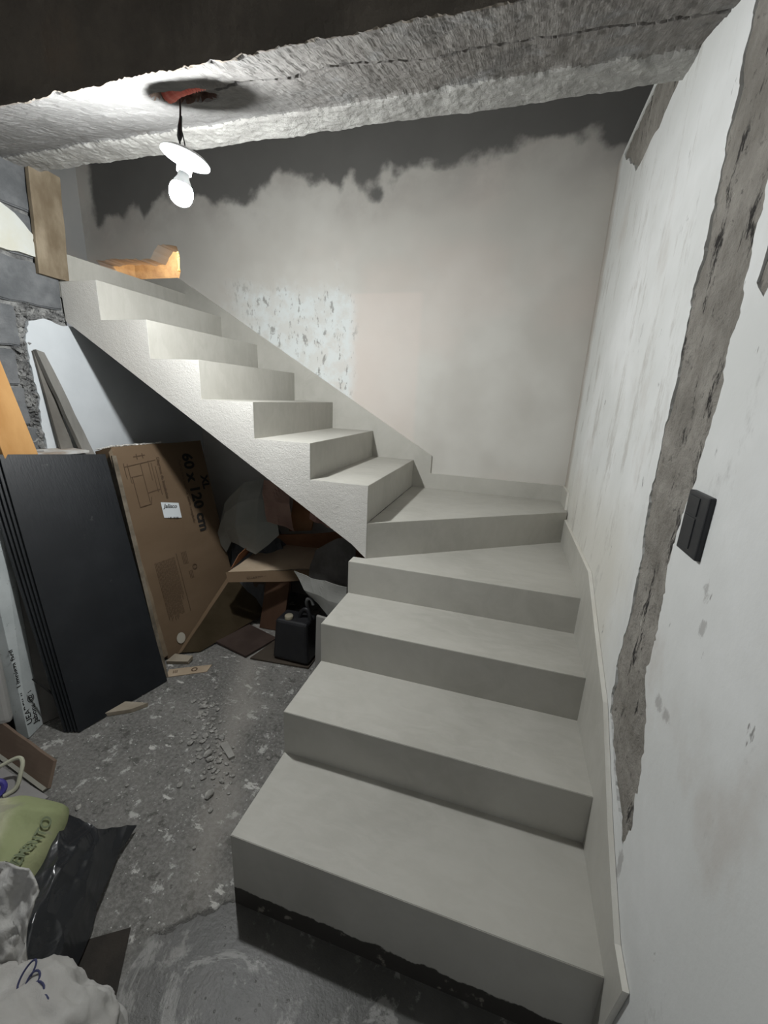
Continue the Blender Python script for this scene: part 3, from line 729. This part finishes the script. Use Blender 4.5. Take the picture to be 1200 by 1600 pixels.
# grey board behind the black panels with a black strap
gb = thing('grey_board', 'broad grey panel standing between the black panels and the narrow white carton', 'board', (-2.28, .35, 0))
GREYB = simple('dull_grey_board', (.17, .165, .155), (.23, .22, .205), 4, .8, .2, .1, 40)
part('panel', slab([V(-2.262, .302, .004), V(-2.175, .50, .004), V(-2.50, .69, 1.20), V(-2.565, .42, 1.215)], .03, .002, nP), GREYB, gb)
bm = bmesh.new(); tube(bm, [(-2.236, .300, .262), (-2.19, .345, .15), (-2.148, .388, .035)], .0045, 8)
part('strap', bm, BLACKWIRE, gb)
# narrow white carton with lettering
WC = Mat('speckled_white_carton', .7, .25)
c = WC.mix(WC.ramp(WC.noise(5, 4), .3, .7), (.40, .43, .43), (.50, .53, .53))
c = WC.mix(WC.math('MULTIPLY', WC.ramp(WC.noise(60, 4, .6), .64, .7), .6), c, (.2, .2, .19)); WC.col(c); WC = WC.m
C0, C1, C2, C3 = V(-2.228, .236, .004), V(-2.254, .312, .004), V(-2.535, .50, 1.19), V(-2.535, .40, 1.19)
cu_ = (C1 - C0); cv_ = (C3 - C0)
wc = thing('white_carton', 'narrow speckled white carton with black lettering leaning at the left edge', 'carton', C0)
nC = cu_.cross(cv_).normalized()
if nC.x < 0: nC = -nC
part('carton_body', slab([C0, C1, C2, C3], .05, .002, -nC), WC, wc)
def cp(u, v): return C0 + cu_ * u + (C3 - C0 + (C2 - C3 - cu_) * u) * v + nC * .002
dn = (C0 - C3).normalized(); sd_ = cu_.normalized()
def ctext(t, s, u, v, name='printed_text', flip=False):
    x = -dn if not flip else dn; y = -sd_ if not flip else sd_
    part(name, text_bm(t, s, cp(u, v), x, y, bold=.0004), INK, wc)
ctext('Jabone', .034, .72, .025); ctext('@ f /pabrosdesign', .036, .66, .105); ctext('UEARFILIL', .036, .36, .04); ctext('Limpieza facil', .032, .18, .185)
# pale rounded foam edge at frame left
bm = slab([V(-2.42, .05, .12), V(-2.262, .205, .10), V(-2.60 + .05, .38, 1.15), V(-2.57, .15, 1.15)], .05, .018, -nC)
tag(link('foam_slab', bm, simple('grey_white_foam', (.30, .295, .28), (.38, .37, .355), 5, .8)), 'pale grey foam slab with a rounded corner left of the lettered white carton', 'foam')

# ------------------------------------------------------------------ timbers on the left wall
OR = simple('orange_timber', (.42, .21, .065), (.58, .33, .13), 5, .7, .25, .3, 30, .003, (1, 1, .25))
tag(link('timber_plank', slab([V(-2.42, .50, 1.02), V(-2.42, .645, 1.02), V(-2.575, .575, 1.86), V(-2.575, .465, 1.86)], .035, .003, (-1, 0, 0)), OR), 'bright orange new timber plank leaning on the block wall behind the black panels', 'timber')
GW = simple('grey_weathered_wood', (.17, .165, .15), (.27, .26, .24), 8, .9, .15, .6, 40, .004, (1, 1, .2))
tag(link('wooden_batten', slab([V(-2.490, .885, 1.14), V(-2.490, .945, 1.13), V(-2.560, .812, 1.655), V(-2.560, .775, 1.665)], .022, 0, (-1, 0, 0), 6, .004, 3), GW), 'thin grey weathered batten leaning against the white plaster above the box', 'batten')
tag(link('grey_plank', slab([V(-2.55, .815, 1.12), V(-2.55, .885, 1.12), V(-2.578, .800, 1.655), V(-2.578, .775, 1.66)], .012, 0, (-1, 0, 0), 4, .003, 6), simple('brown_grey_plank', (.14, .13, .115), (.21, .20, .18), 6, .9, .15, .3, 40)), 'dull brown-grey plank behind the thin batten against the white plaster', 'plank')
tag(link('white_sheet_edge', slab([V(-2.585, .40, 1.205), V(-2.47, .40, 1.205), V(-2.45, .88, 1.185), V(-2.585, .88, 1.19)], .012, 0, (0, 0, -1), 6, .004, 2), simple('chipped_white_board', (.62, .62, .60), (.35, .28, .22), 9, .8, .2, .5, 30)), 'chipped white board lying flat on the tops of the leaning panels', 'board')

# ------------------------------------------------------------------ things under the stairs
TARP = simple('grey_tarp', (.20, .205, .185), (.27, .27, .245), 3, .75, .25, .1, 30)
rows = [[(-2.17, 1.50, .62), (-2.10, 1.47, .80), (-1.93, 1.45, .965), (-1.80, 1.48, .985), (-1.735, 1.53, .955)],
        [(-2.14, 1.44, .60), (-2.05, 1.40, .76), (-1.92, 1.36, .85), (-1.80, 1.40, .88), (-1.715, 1.46, .85)],
        [(-2.12, 1.44, .52), (-2.03, 1.38, .64), (-1.92, 1.34, .70), (-1.79, 1.36, .74), (-1.68, 1.42, .74)],
        [(-2.10, 1.46, .46), (-2.03, 1.42, .56), (-1.93, 1.37, .56), (-1.80, 1.35, .53), (-1.66, 1.41, .66)]]
tag(link('grey_tarp', sheet(rows, .004, 3, .008, 1, 7), TARP), 'grey faceted tarp draped over the pile under the stairs', 'tarp')
rows = [[(-1.80, 1.46, .995), (-1.75, 1.48, 1.00), (-1.66, 1.52, .95)], [(-1.76, 1.40, .87), (-1.72, 1.44, .86), (-1.64, 1.50, .84)], [(-1.72, 1.37, .75), (-1.665, 1.41, .72), (-1.60, 1.50, .66)]]
tag(link('pink_cloth', sheet(rows, .005, 3, .012, 4, 9, .02), simple('pink_brown_cloth', (.32, .20, .165), (.42, .28, .22), 6, .9, .1, .4, 40)), 'pinkish brown cloth fold beside the grey tarp under the stairs', 'cloth')
bm = blob((-1.93, 1.62, .26), (.22, .16, .42), 5, .1, .10, 2, 0.0, 4)
tag(link('rubble_sack', bm, simple('dark_grey_sack', (.065, .07, .075), (.10, .105, .11), 5, .8, .2, .2, 30)), 'dark grey bulging sack beneath the grey tarp', 'sack')
CARD2 = simple('light_cardboard', (.42, .33, .235), (.52, .42, .31), 5, .85, .15, .1, 50)
REDB = simple('red_brown_card', (.18, .085, .045), (.24, .125, .07), 4, .85, .15, .1, 40)
# open tray-like carton
ob = thing('open_carton', 'flattened open light brown carton lying on the pile under the stairs', 'carton', (-1.65, 1.3, .40))
part('base', sheet([[(-1.905, 1.20, 0.450), (-1.70, 1.28, 0.465), (-1.47, 1.385, 0.475), (-1.375, 1.40, 0.480)], [(-1.90, 1.42, 0.465), (-1.73, 1.48, 0.485), (-1.49, 1.55, 0.490), (-1.37, 1.57, 0.495)], [(-1.94, 1.66, 0.495), (-1.78, 1.70, 0.505), (-1.56, 1.74, 0.515), (-1.40, 1.74, 0.515)]], .005, 3, .004, 3), CARD2, ob)
part('front_lip', slab([(-1.880, 1.178, 0.400), (-1.405, 1.372, 0.410), (-1.410, 1.378, 0.482), (-1.905, 1.192, 0.457)], .004, 0, (0, 1, 0), 6, .004, 4), CARD, ob)
part('side_flap', sheet([[(-1.905, 1.24, 0.460), (-1.93, 1.44, 0.475), (-1.96, 1.66, 0.495)], [(-1.885, 1.30, 0.535), (-1.86, 1.45, 0.595), (-1.80, 1.50, 0.695)]], .004, 3, .004, 6), REDB, ob)
bm = text_bm('CUARTO DE BANO', .024, (-1.78, 1.221, 0.420), (.405, .194, .010), (0, 0, 1)); part('printed_text', bm, INKB, ob)
tag(link('brown_carton_side', sheet([[(-1.80, 1.56, .60), (-1.55, 1.58, .63), (-1.22, 1.60, .70)], [(-1.78, 1.72, .42), (-1.50, 1.72, .44), (-1.15, 1.72, .46)]], .006, 3, .004, 8), REDB), 'red-brown carton side standing behind the flattened open carton', 'carton')
tag(link('brown_plank', slab([V(-1.735, 1.66, .60), V(-1.575, 1.68, .62), V(-1.50, 1.66, .99), V(-1.66, 1.64, .99)], .02, 0, (0, 1, 0), 4, .004), simple('red_brown_board', (.25, .12, .055), (.33, .17, .085), 5, .8, .2, .2, 30)), 'orange-brown board rising behind the pink cloth under the stairs', 'board')
rows = [[(-1.50, 1.56, .84), (-1.38, 1.56, .80), (-1.27, 1.56, .76)], [(-1.50, 1.52, .76), (-1.38, 1.50, .73), (-1.25, 1.52, .70)]]
tag(link('crumpled_cloth', sheet(rows, .006, 4, .025, 11, 14, .03), simple('pinkish_cloth', (.30, .17, .14), (.45, .28, .23), 7, .9, .1, .4, 40)), 'crumpled reddish cloth just below the slanting edge of the staircase', 'cloth')
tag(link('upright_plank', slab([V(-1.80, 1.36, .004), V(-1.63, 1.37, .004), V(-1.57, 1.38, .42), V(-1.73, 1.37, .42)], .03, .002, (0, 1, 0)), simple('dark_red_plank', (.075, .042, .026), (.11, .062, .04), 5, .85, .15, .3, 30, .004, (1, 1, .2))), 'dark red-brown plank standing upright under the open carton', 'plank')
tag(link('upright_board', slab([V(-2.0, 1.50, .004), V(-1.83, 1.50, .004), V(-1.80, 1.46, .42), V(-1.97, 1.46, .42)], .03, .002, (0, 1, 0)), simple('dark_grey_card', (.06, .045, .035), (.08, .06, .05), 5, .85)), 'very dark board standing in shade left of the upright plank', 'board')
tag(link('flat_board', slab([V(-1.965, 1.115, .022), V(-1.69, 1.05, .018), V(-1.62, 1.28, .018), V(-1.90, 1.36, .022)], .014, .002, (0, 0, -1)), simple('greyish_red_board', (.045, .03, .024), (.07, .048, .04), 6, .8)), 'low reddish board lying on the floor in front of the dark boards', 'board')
tag(link('floor_sheet', slab([V(-1.66, 1.05, .012), V(-1.30, 1.085, .012), V(-1.30, 1.38, .012), V(-1.60, 1.38, .012)], .008, 0, (0, 0, -1), 4, .002), simple('brown_floor_card', (.05, .04, .03), (.075, .06, .046), 6, .9)), 'brown card sheet on the floor under the black canister', 'cardboard')
# jerrycan
jc = thing('black_jerrycan', 'black plastic canister with a pale screw cap under the stairs', 'canister', (-1.42, 1.17, .016))
JB = simple('black_plastic', (.012, .012, .014), (.018, .018, .02), 10, .5, .4)
bm = box_bm((-1.535, 1.085, .018), (-1.305, 1.255, .270)); 
for v in bm.verts:
    if v.co.z > .2: v.co.x = -1.42 + (v.co.x + 1.42) * .86; v.co.y = 1.17 + (v.co.y - 1.17) * .8
bevel(bm, .026, 4); part('body', bm, JB, jc, False)
bm = bmesh.new(); tube(bm, [(-1.40, 1.17, .265), (-1.385, 1.17, .315), (-1.35, 1.17, .335), (-1.335, 1.17, .30), (-1.33, 1.17, .262)], .012, 10, True, 2); part('handle', bm, JB, jc, True)
bm = bmesh.new(); lathe(bm, [(0, 0), (.023, 0), (.024, .004), (.024, .020), (.021, .024), (0, .024)], Matrix.Translation((-1.447, 1.135, .268)), 24); part('cap', bm, simple('pale_cap', (.30, .27, .20), None, rough=.6), jc, True)
bm = bmesh.new(); tube(bm, [(-1.36, 1.21, .30), (-1.365, 1.19, .36), (-1.35, 1.18, .395), (-1.325, 1.18, .395), (-1.315, 1.18, .36)], .010, 10, True, 3)
tag(link('curved_pipe', bm, simple('dull_grey_pipe', (.12, .12, .12), None, rough=.5)), 'short hooked grey pipe end standing behind the canister', 'pipe')
# grey cloths on the right
rows = [[(-1.47, 1.24, .52), (-1.33, 1.17, .53), (-1.22, 1.14, .54), (-1.10, 1.14, .53)], [(-1.36, 1.17, .45), (-1.29, 1.14, .45), (-1.20, 1.12, .44), (-1.09, 1.12, .43)], [(-1.33, 1.17, .42), (-1.27, 1.15, .39), (-1.20, 1.13, .34), (-1.10, 1.13, .30)]]
tag(link('grey_cloth', sheet(rows, .005, 3, .010, 6, 9, .015), simple('light_grey_cloth', (.22, .22, .205), (.29, .29, .27), 5, .85, .2, .2, 40)), 'light grey cloth hanging over the canister beside the lower steps', 'cloth')
rows = [[(-1.34, 1.26, .66), (-1.20, 1.24, .76), (-1.08, 1.22, .80)], [(-1.36, 1.24, .56), (-1.22, 1.21, .60), (-1.08, 1.20, .62)], [(-1.36, 1.22, .50), (-1.22, 1.18, .50), (-1.08, 1.17, .48)]]
tag(link('dark_cloth', sheet(rows, .005, 3, .012, 9, 9, .02), simple('dark_grey_cloth', (.075, .07, .065), (.12, .115, .11), 5, .85, .2, .2, 40)), 'dark grey cloth bunched right of the open carton against the stairs', 'cloth')
tag(link('grey_offcut', slab([V(-1.235, 1.03, .004), V(-1.10, 1.03, .004), V(-1.10, 1.05, .36), V(-1.235, 1.05, .375)], .02, .003, (0, 1, 0)), simple('grey_offcut', (.24, .235, .22), (.30, .29, .27), 5, .85)), 'grey board offcut standing against the side of the lower steps', 'board')
bm = blob((-1.22, 1.40, .26), (.10, .14, .42), 12, .1, .08, 2, 0.0, 4)
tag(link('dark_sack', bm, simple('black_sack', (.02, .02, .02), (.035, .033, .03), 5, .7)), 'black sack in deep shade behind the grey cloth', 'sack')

# ------------------------------------------------------------------ small scraps on the floor
PALEW = simple('pale_scrap_wood', (.30, .26, .20), (.40, .35, .28), 8, .85, .15, .4, 40)
def scrap(name, pts, t, mat, label, cat):
    c = [V(*p) for p in pts]; c = [V(p.x, p.y, p.z + t) for p in c]
    return tag(link(name, slab(c, t - .001, .0015, (0, 0, -1)), mat), label, cat)
scrap('wood_offcut', [(-2.06, .425, 0), (-1.945, .500, 0), (-1.905, .560, 0), (-2.06, .52, 0)], .022, PALEW, 'pale wood offcut on the floor at the foot of the front black panel', 'wood')
scrap('wood_block', [(-2.07, .845, 0), (-1.955, .885, 0), (-1.955, .925, .012), (-2.06, .905, .014)], .025, PALEW, 'small pale wood block at the foot of the tall box', 'wood')
st = scrap('cardboard_strip', [(-1.99, .755, 0), (-1.815, .870, 0), (-1.830, .930, 0), (-2.02, .815, 0)], .006, CARD2, 'short printed cardboard strip lying on the floor by the panels', 'cardboard')
bm = text_bm('o', .07, (-1.895, .835, .008), (.8, .6, 0), (-.6, .8, 0)); lk = link('printed_mark', bm, INKB, st)
bm = text_bm('III', .035, (-1.975, .790, .008), (.8, .6, 0), (-.6, .8, 0)); link('printed_mark', bm, INKB, st)
scrap('mortar_chip', [(-1.425, .475, 0), (-1.34, .425, 0), (-1.325, .445, 0), (-1.405, .50, 0)], .012, simple('mortar_chip', (.30, .29, .27), (.42, .41, .38), 20, .95, .1, .6, 60), 'pale long mortar chip on the floor in the gravel trail', 'debris')
scrap('dark_scrap_sheet', [(-1.36, -.22, 0), (-1.247, -.147, 0), (-1.148, -.290, 0), (-1.28, -.40, 0)], .004, simple('dark_brown_sheet', (.020, .017, .014), (.034, .028, .022), 14, .7, .25, .4, 50), 'dark brown sheet scrap lying on the floor below the black plastic', 'sheet')
# pebbles
STONE = simple('rubble_stone', (.24, .232, .215), (.50, .49, .46), 40, .95, .1, .5, 60)
rr = random.Random(11); proto = []
for k in range(4):
    bm = bmesh.new(); bmesh.ops.create_icosphere(bm, subdivisions=2, radius=.01)
    for v in bm.verts: v.co += noise.noise_vector(v.co * 90 + V(k * 9, 0, 0)) * .005; v.co.z *= .65
    proto.append(bm)
protos = []
def pebble(x, y, s, k, first):
    if first: o = link('pebble', proto[k], STONE); protos.append(o)
    else: o = protos[k].copy(); COL.objects.link(o)
    o.location = (x, y, .005 * s); o.scale = (s * rr.uniform(.8, 1.4), s, s); o.rotation_euler = (0, 0, rr.uniform(0, 6))
    tag(o, 'small loose grey stone lying on the concrete floor', 'stone', 'loose stones on the floor')
n = 0
for i in range(150):
    t = rr.random(); x = -1.70 + t * .42; y = .70 - t * .40; sp = .035 if t < .75 else .03
    x += rr.gauss(0, sp); y += rr.gauss(0, sp)
    if rr.random() < .14: x = rr.uniform(-1.75, -1.12); y = rr.uniform(-.05, .62)
    if x > -1.02 and y > -.02: continue
    pebble(x, y, rr.uniform(.3, .95) * (1.6 if rr.random() < .1 else 1), n % 4, n < 4); n += 1

# ------------------------------------------------------------------ lower left: bags
# brown carton strip
cs_ = thing('brown_carton_strip', 'brown carton strip standing on its edge at the far left of the floor', 'cardboard', (-2.1, .15, 0))
part('side', slab([V(-2.42, .16, .006), V(-1.905, .085, .006), V(-1.925, .135, .085), V(-2.44, .21, .115)], .012, .001, (0, 1, 0), 5, .003), simple('reddish_cardboard', (.175, .125, .095), (.22, .165, .125), 4, .85, .15, .1, 40), cs_)
part('bottom_edge', slab([V(-2.42, .148, .010), V(-1.91, .072, .010), V(-1.905, .083, .016), V(-2.42, .160, .016)], .006, 0, (0, 0, -1)), simple('pale_grey_edge', (.36, .35, .30), None), cs_)
bm = bmesh.new(); tube(bm, [(-2.16, -.02, .05), (-2.10, .055, .075), (-2.055, .10, .10), (-2.025, .095, .09), (-2.01, .07, .06), (-2.0, .045, .02), (-2.02, .01, .012)], .0075, 8, True, 3)
tag(link('pale_cable', bm, simple('cream_cable', (.52, .52, .40), None, rough=.5)), 'cream coloured cable loop in front of the brown carton strip', 'cable')
bm = bmesh.new(); tube(bm, [(-2.16, -.06, .06), (-2.09, .0, .07), (-2.045, .035, .05), (-2.03, .02, .02), (-2.05, -.03, .01)], .010, 8, True, 3)
tag(link('blue_tube', bm, simple('blue_violet_plastic', (.07, .06, .30), None, rough=.5)), 'blue tube end at the left edge above the cement bag', 'tube')
# paper under them
scrap('grey_paper_sheet', [(-2.25, -.10, 0), (-1.88, -.02, 0), (-1.87, .065, 0), (-2.2, .10, 0)], .008, simple('grey_paper', (.27, .26, .255), (.33, .32, .31), 5, .85), 'flat grey paper sheet between the cement bag and the carton strip', 'paper')
# cement bag: printed paper pillow
M = Mat('cement_bag_paper', .8, .25)
X, Y, Z = M.sep()
c = M.mix(M.ramp(M.noise(5, 5, .6), .35, .65), (.36, .37, .235), (.46, .45, .32))
c = M.mix(M.ramp(M.noise(6, 5, .65, M.vec((1, .5, 1), (3.3, 1, 0))), .46, .58), c, (.50, .42, .33))
gr = M.ramp(M.math('ADD', M.math('ADD', X, M.math('MULTIPLY', Y, .25)), M.math('MULTIPLY', M.noise(7, 4), .12)), .235, .28)
c = M.mix(M.math('MULTIPLY', gr, .8), c, (.24, .28, .13))
c = M.mix(M.math('MULTIPLY', M.ramp(M.noise(7, 5, .6, M.vec((1, 2, 1), (1, 8, 0))), .60, .68), .5), c, (.25, .24, .2))
M.col(c); M.bump(M.noise(9, 4, .6), .5, .02); CEM = M.m
def pill_h(x, y, W_, H_, T_, seed, wr=.02):
    u = min(.999, abs(2 * x / W_)); v = min(.999, abs(2 * y / H_)); h = ((1 - u ** 3) * (1 - v ** 3)) ** .36
    return h * T_ / 2 + wr * (ridge(V(x * 9 + seed, y * 9, 0)) - .5) * (.4 + h)
def pillow(W_, H_, T_, seed, n=44, wr=.02):
    bm = bmesh.new(); top = {}; bot = {}
    for i in range(n + 1):
        for j in range(n + 1):
            u = -1 + 2 * i / n; v = -1 + 2 * j / n
            h = ((1 - abs(u) ** 3.0) * (1 - abs(v) ** 3.0)) ** .36 if abs(u) < 1 and abs(v) < 1 else 0
            pin = 1 - .05 * (1 - abs(v) ** 2) * abs(u) - 0
            x = u * W_ / 2 * pin * (1 - .10 * abs(v) ** 5); y = v * H_ / 2 * (1 - .16 * abs(u) ** 5)
            wv = wr * (ridge(V(x * 9 + seed, y * 9, 0)) - .5) * (.4 + h)
            top[i, j] = bm.verts.new((x, y, h * T_ / 2 + wv)); 
            bot[i, j] = top[i, j] if (i in (0, n) or j in (0, n)) else bm.verts.new((x, y, -h * T_ / 2))
    for i in range(n):
        for j in range(n):
            bm.faces.new((top[i, j], top[i + 1, j], top[i + 1, j + 1], top[i, j + 1]))
            q = [bot[i, j], bot[i, j + 1], bot[i + 1, j + 1], bot[i + 1, j]]
            bm.faces.new(q)
    return bm
def frame_mat(O, xd, yd):
    x = Vector(xd).normalized(); y = Vector(yd); y = (y - x * y.dot(x)).normalized(); zc = x.cross(y)
    T = Matrix((x, y, zc)).transposed().to_4x4(); T.translation = Vector(O); return T
cb = link('cement_bag', pillow(.64, .38, .20, 3), CEM, None, True)
cb.matrix_world = frame_mat((-1.755, -.325, .190), (.87, .48, 0), (-.48, .87, .10))
tag(cb, 'full green and beige paper cement bag lying at the left edge', 'bag')
ink = simple('green_print', (.17, .20, .12), None)
t = text_bm('CEMENTO', .034, (.275, -.070, 0), (.10, 1, 0), (-1, .10, 0), depth=.0006, bold=.0006)
bmesh.ops.triangulate(t, faces=t.faces[:])
for v in t.verts: v.co.z += .0035 + pill_h(v.co.x, v.co.y, .64, .38, .20, 3)
o = link('printed_text', t, ink, cb)
bm = bmesh.new(); lathe(bm, [(.040, 0), (.046, .002), (.040, .003), (.034, .002), (.040, 0)], Matrix.Translation((.215, -.115, .094)) @ Matrix.Diagonal((.55, .7, 1, 1)), 30); o = link('printed_emblem', bm, simple('maroon_print', (.16, .07, .06), None), cb)
# black plastic bag
BP = Mat('black_plastic_film', .25, .7); BP.col((.026, .028, .031)); BP.bump(BP.noise(7, 3, .5, BP.vec((1, .5, 1), (0, 0, 0), (0, 0, .7)), 1.5), .5, .02); BP = BP.m
bm = blob((-1.66, -.22, .06), (.20, .20, .11), 21, .10, .12, 2.0, 0.0, 5)
for v in bm.verts:
    pass
tag(link('black_plastic_bag', bm, BP, None, True), 'crumpled glossy black plastic bag spilling from under the cement bag', 'bag')
rows = [[(-1.60, -.06, .17), (-1.50, -.02, .11), (-1.46, .067, .012)], [(-1.46, -.16, .18), (-1.425, -.10, .11), (-1.44, -.02, .010)], [(-1.40, -.235, .18), (-1.375, -.175, .10), (-1.39, -.10, .010)], [(-1.365, -.29, .18), (-1.34, -.24, .10), (-1.345, -.185, .010)], [(-1.32, -.36, .16), (-1.29, -.32, .09), (-1.295, -.285, .008)]]
for r_ in rows:
    r_.insert(0, (r_[0][0] - .14, r_[0][1] - .10, r_[0][2] + .0))
bm = sheet(rows, .002, 5, .006, 5, 9, .030)
for v in bm.verts:
    a = v.co.x * .9 + v.co.y * .4; b = v.co.x * -.4 + v.co.y * .9
    v.co.z += .020 * max(0, ridge(V(a * 13 + b * 1.5, b * 2.2, 4))) + .007 * ridge(V(a * 30, b * 4, 9))
    v.co.z = max(v.co.z, .006)
o = link('black_plastic_sheet', bm, BP, None, True); tag(o, 'loose flap of black plastic film draped to the floor beside the bag', 'plastic')
# white woven sack, open at the top
WS = Mat('woven_white_sack', .8, .25)
c = WS.mix(WS.ramp(WS.noise(5, 5, .6), .35, .7), (.40, .39, .37), (.56, .555, .54))
c = WS.mix(WS.math('MULTIPLY', WS.ramp(WS.noise(9, 5, .6), .55, .7), .35), c, (.28, .25, .22)); WS.col(c); WS.bump(WS.noise(60, 4, .6), .4, .006); WS = WS.m
ws = thing('white_woven_sack', 'crumpled dirty white woven sack with blue print in the bottom left corner', 'sack', (-1.2, -.5, 0))
bm = blob((-1.20, -.50, .08), (.26, .20, .22), 41, .12, .10, 2.4, 0.0, 6)
for v in bm.verts: v.co += v.co.normalized() * 0 + V(0, .2, 1) * .010 * (ridge(v.co * 13) - .5) * (1 if v.co.z > .02 else 0)
part('body', bm, WS, ws, True)
rows = [[(-1.62, -.40, .30), (-1.50, -.30, .37), (-1.375, -.275, .365), (-1.335, -.285, .32)], [(-1.55, -.42, .26), (-1.44, -.34, .29), (-1.36, -.32, .27), (-1.31, -.325, .24)], [(-1.48, -.45, .20), (-1.38, -.38, .23), (-1.31, -.36, .22), (-1.26, -.37, .19)], [(-1.38, -.52, .20), (-1.30, -.45, .22), (-1.25, -.42, .20), (-1.20, -.42, .17)]]
om = sheet(rows, .006, 4, .012, 3, 8, .04)
for v in om.verts: v.co += V(.5, -.3, .8) * (.022 * (ridge(V(v.co.x * 26, v.co.y * 9, 3)) - .5) + .008 * (ridge(v.co * 45) - .5))
part('open_mouth', om, WS, ws, True)
bi = simple('blue_ink', (.05, .055, .12), None)
rr2 = random.Random(6); bm = bmesh.new()
for k in range(4):
    cx, cy = -1.235 + k * .022, -.385 - k * .010
    P_ = [(cx + .011 * math.cos(a) + .004 * k * math.sin(2 * a), cy + .020 * math.sin(a), .268 + .012 * math.sin(a) - .004 * k) for a in [j * .5 for j in range(10)]]
    tube(bm, P_, .0022, 6, True, 1)
part('printed_mark', bm, bi, ws)
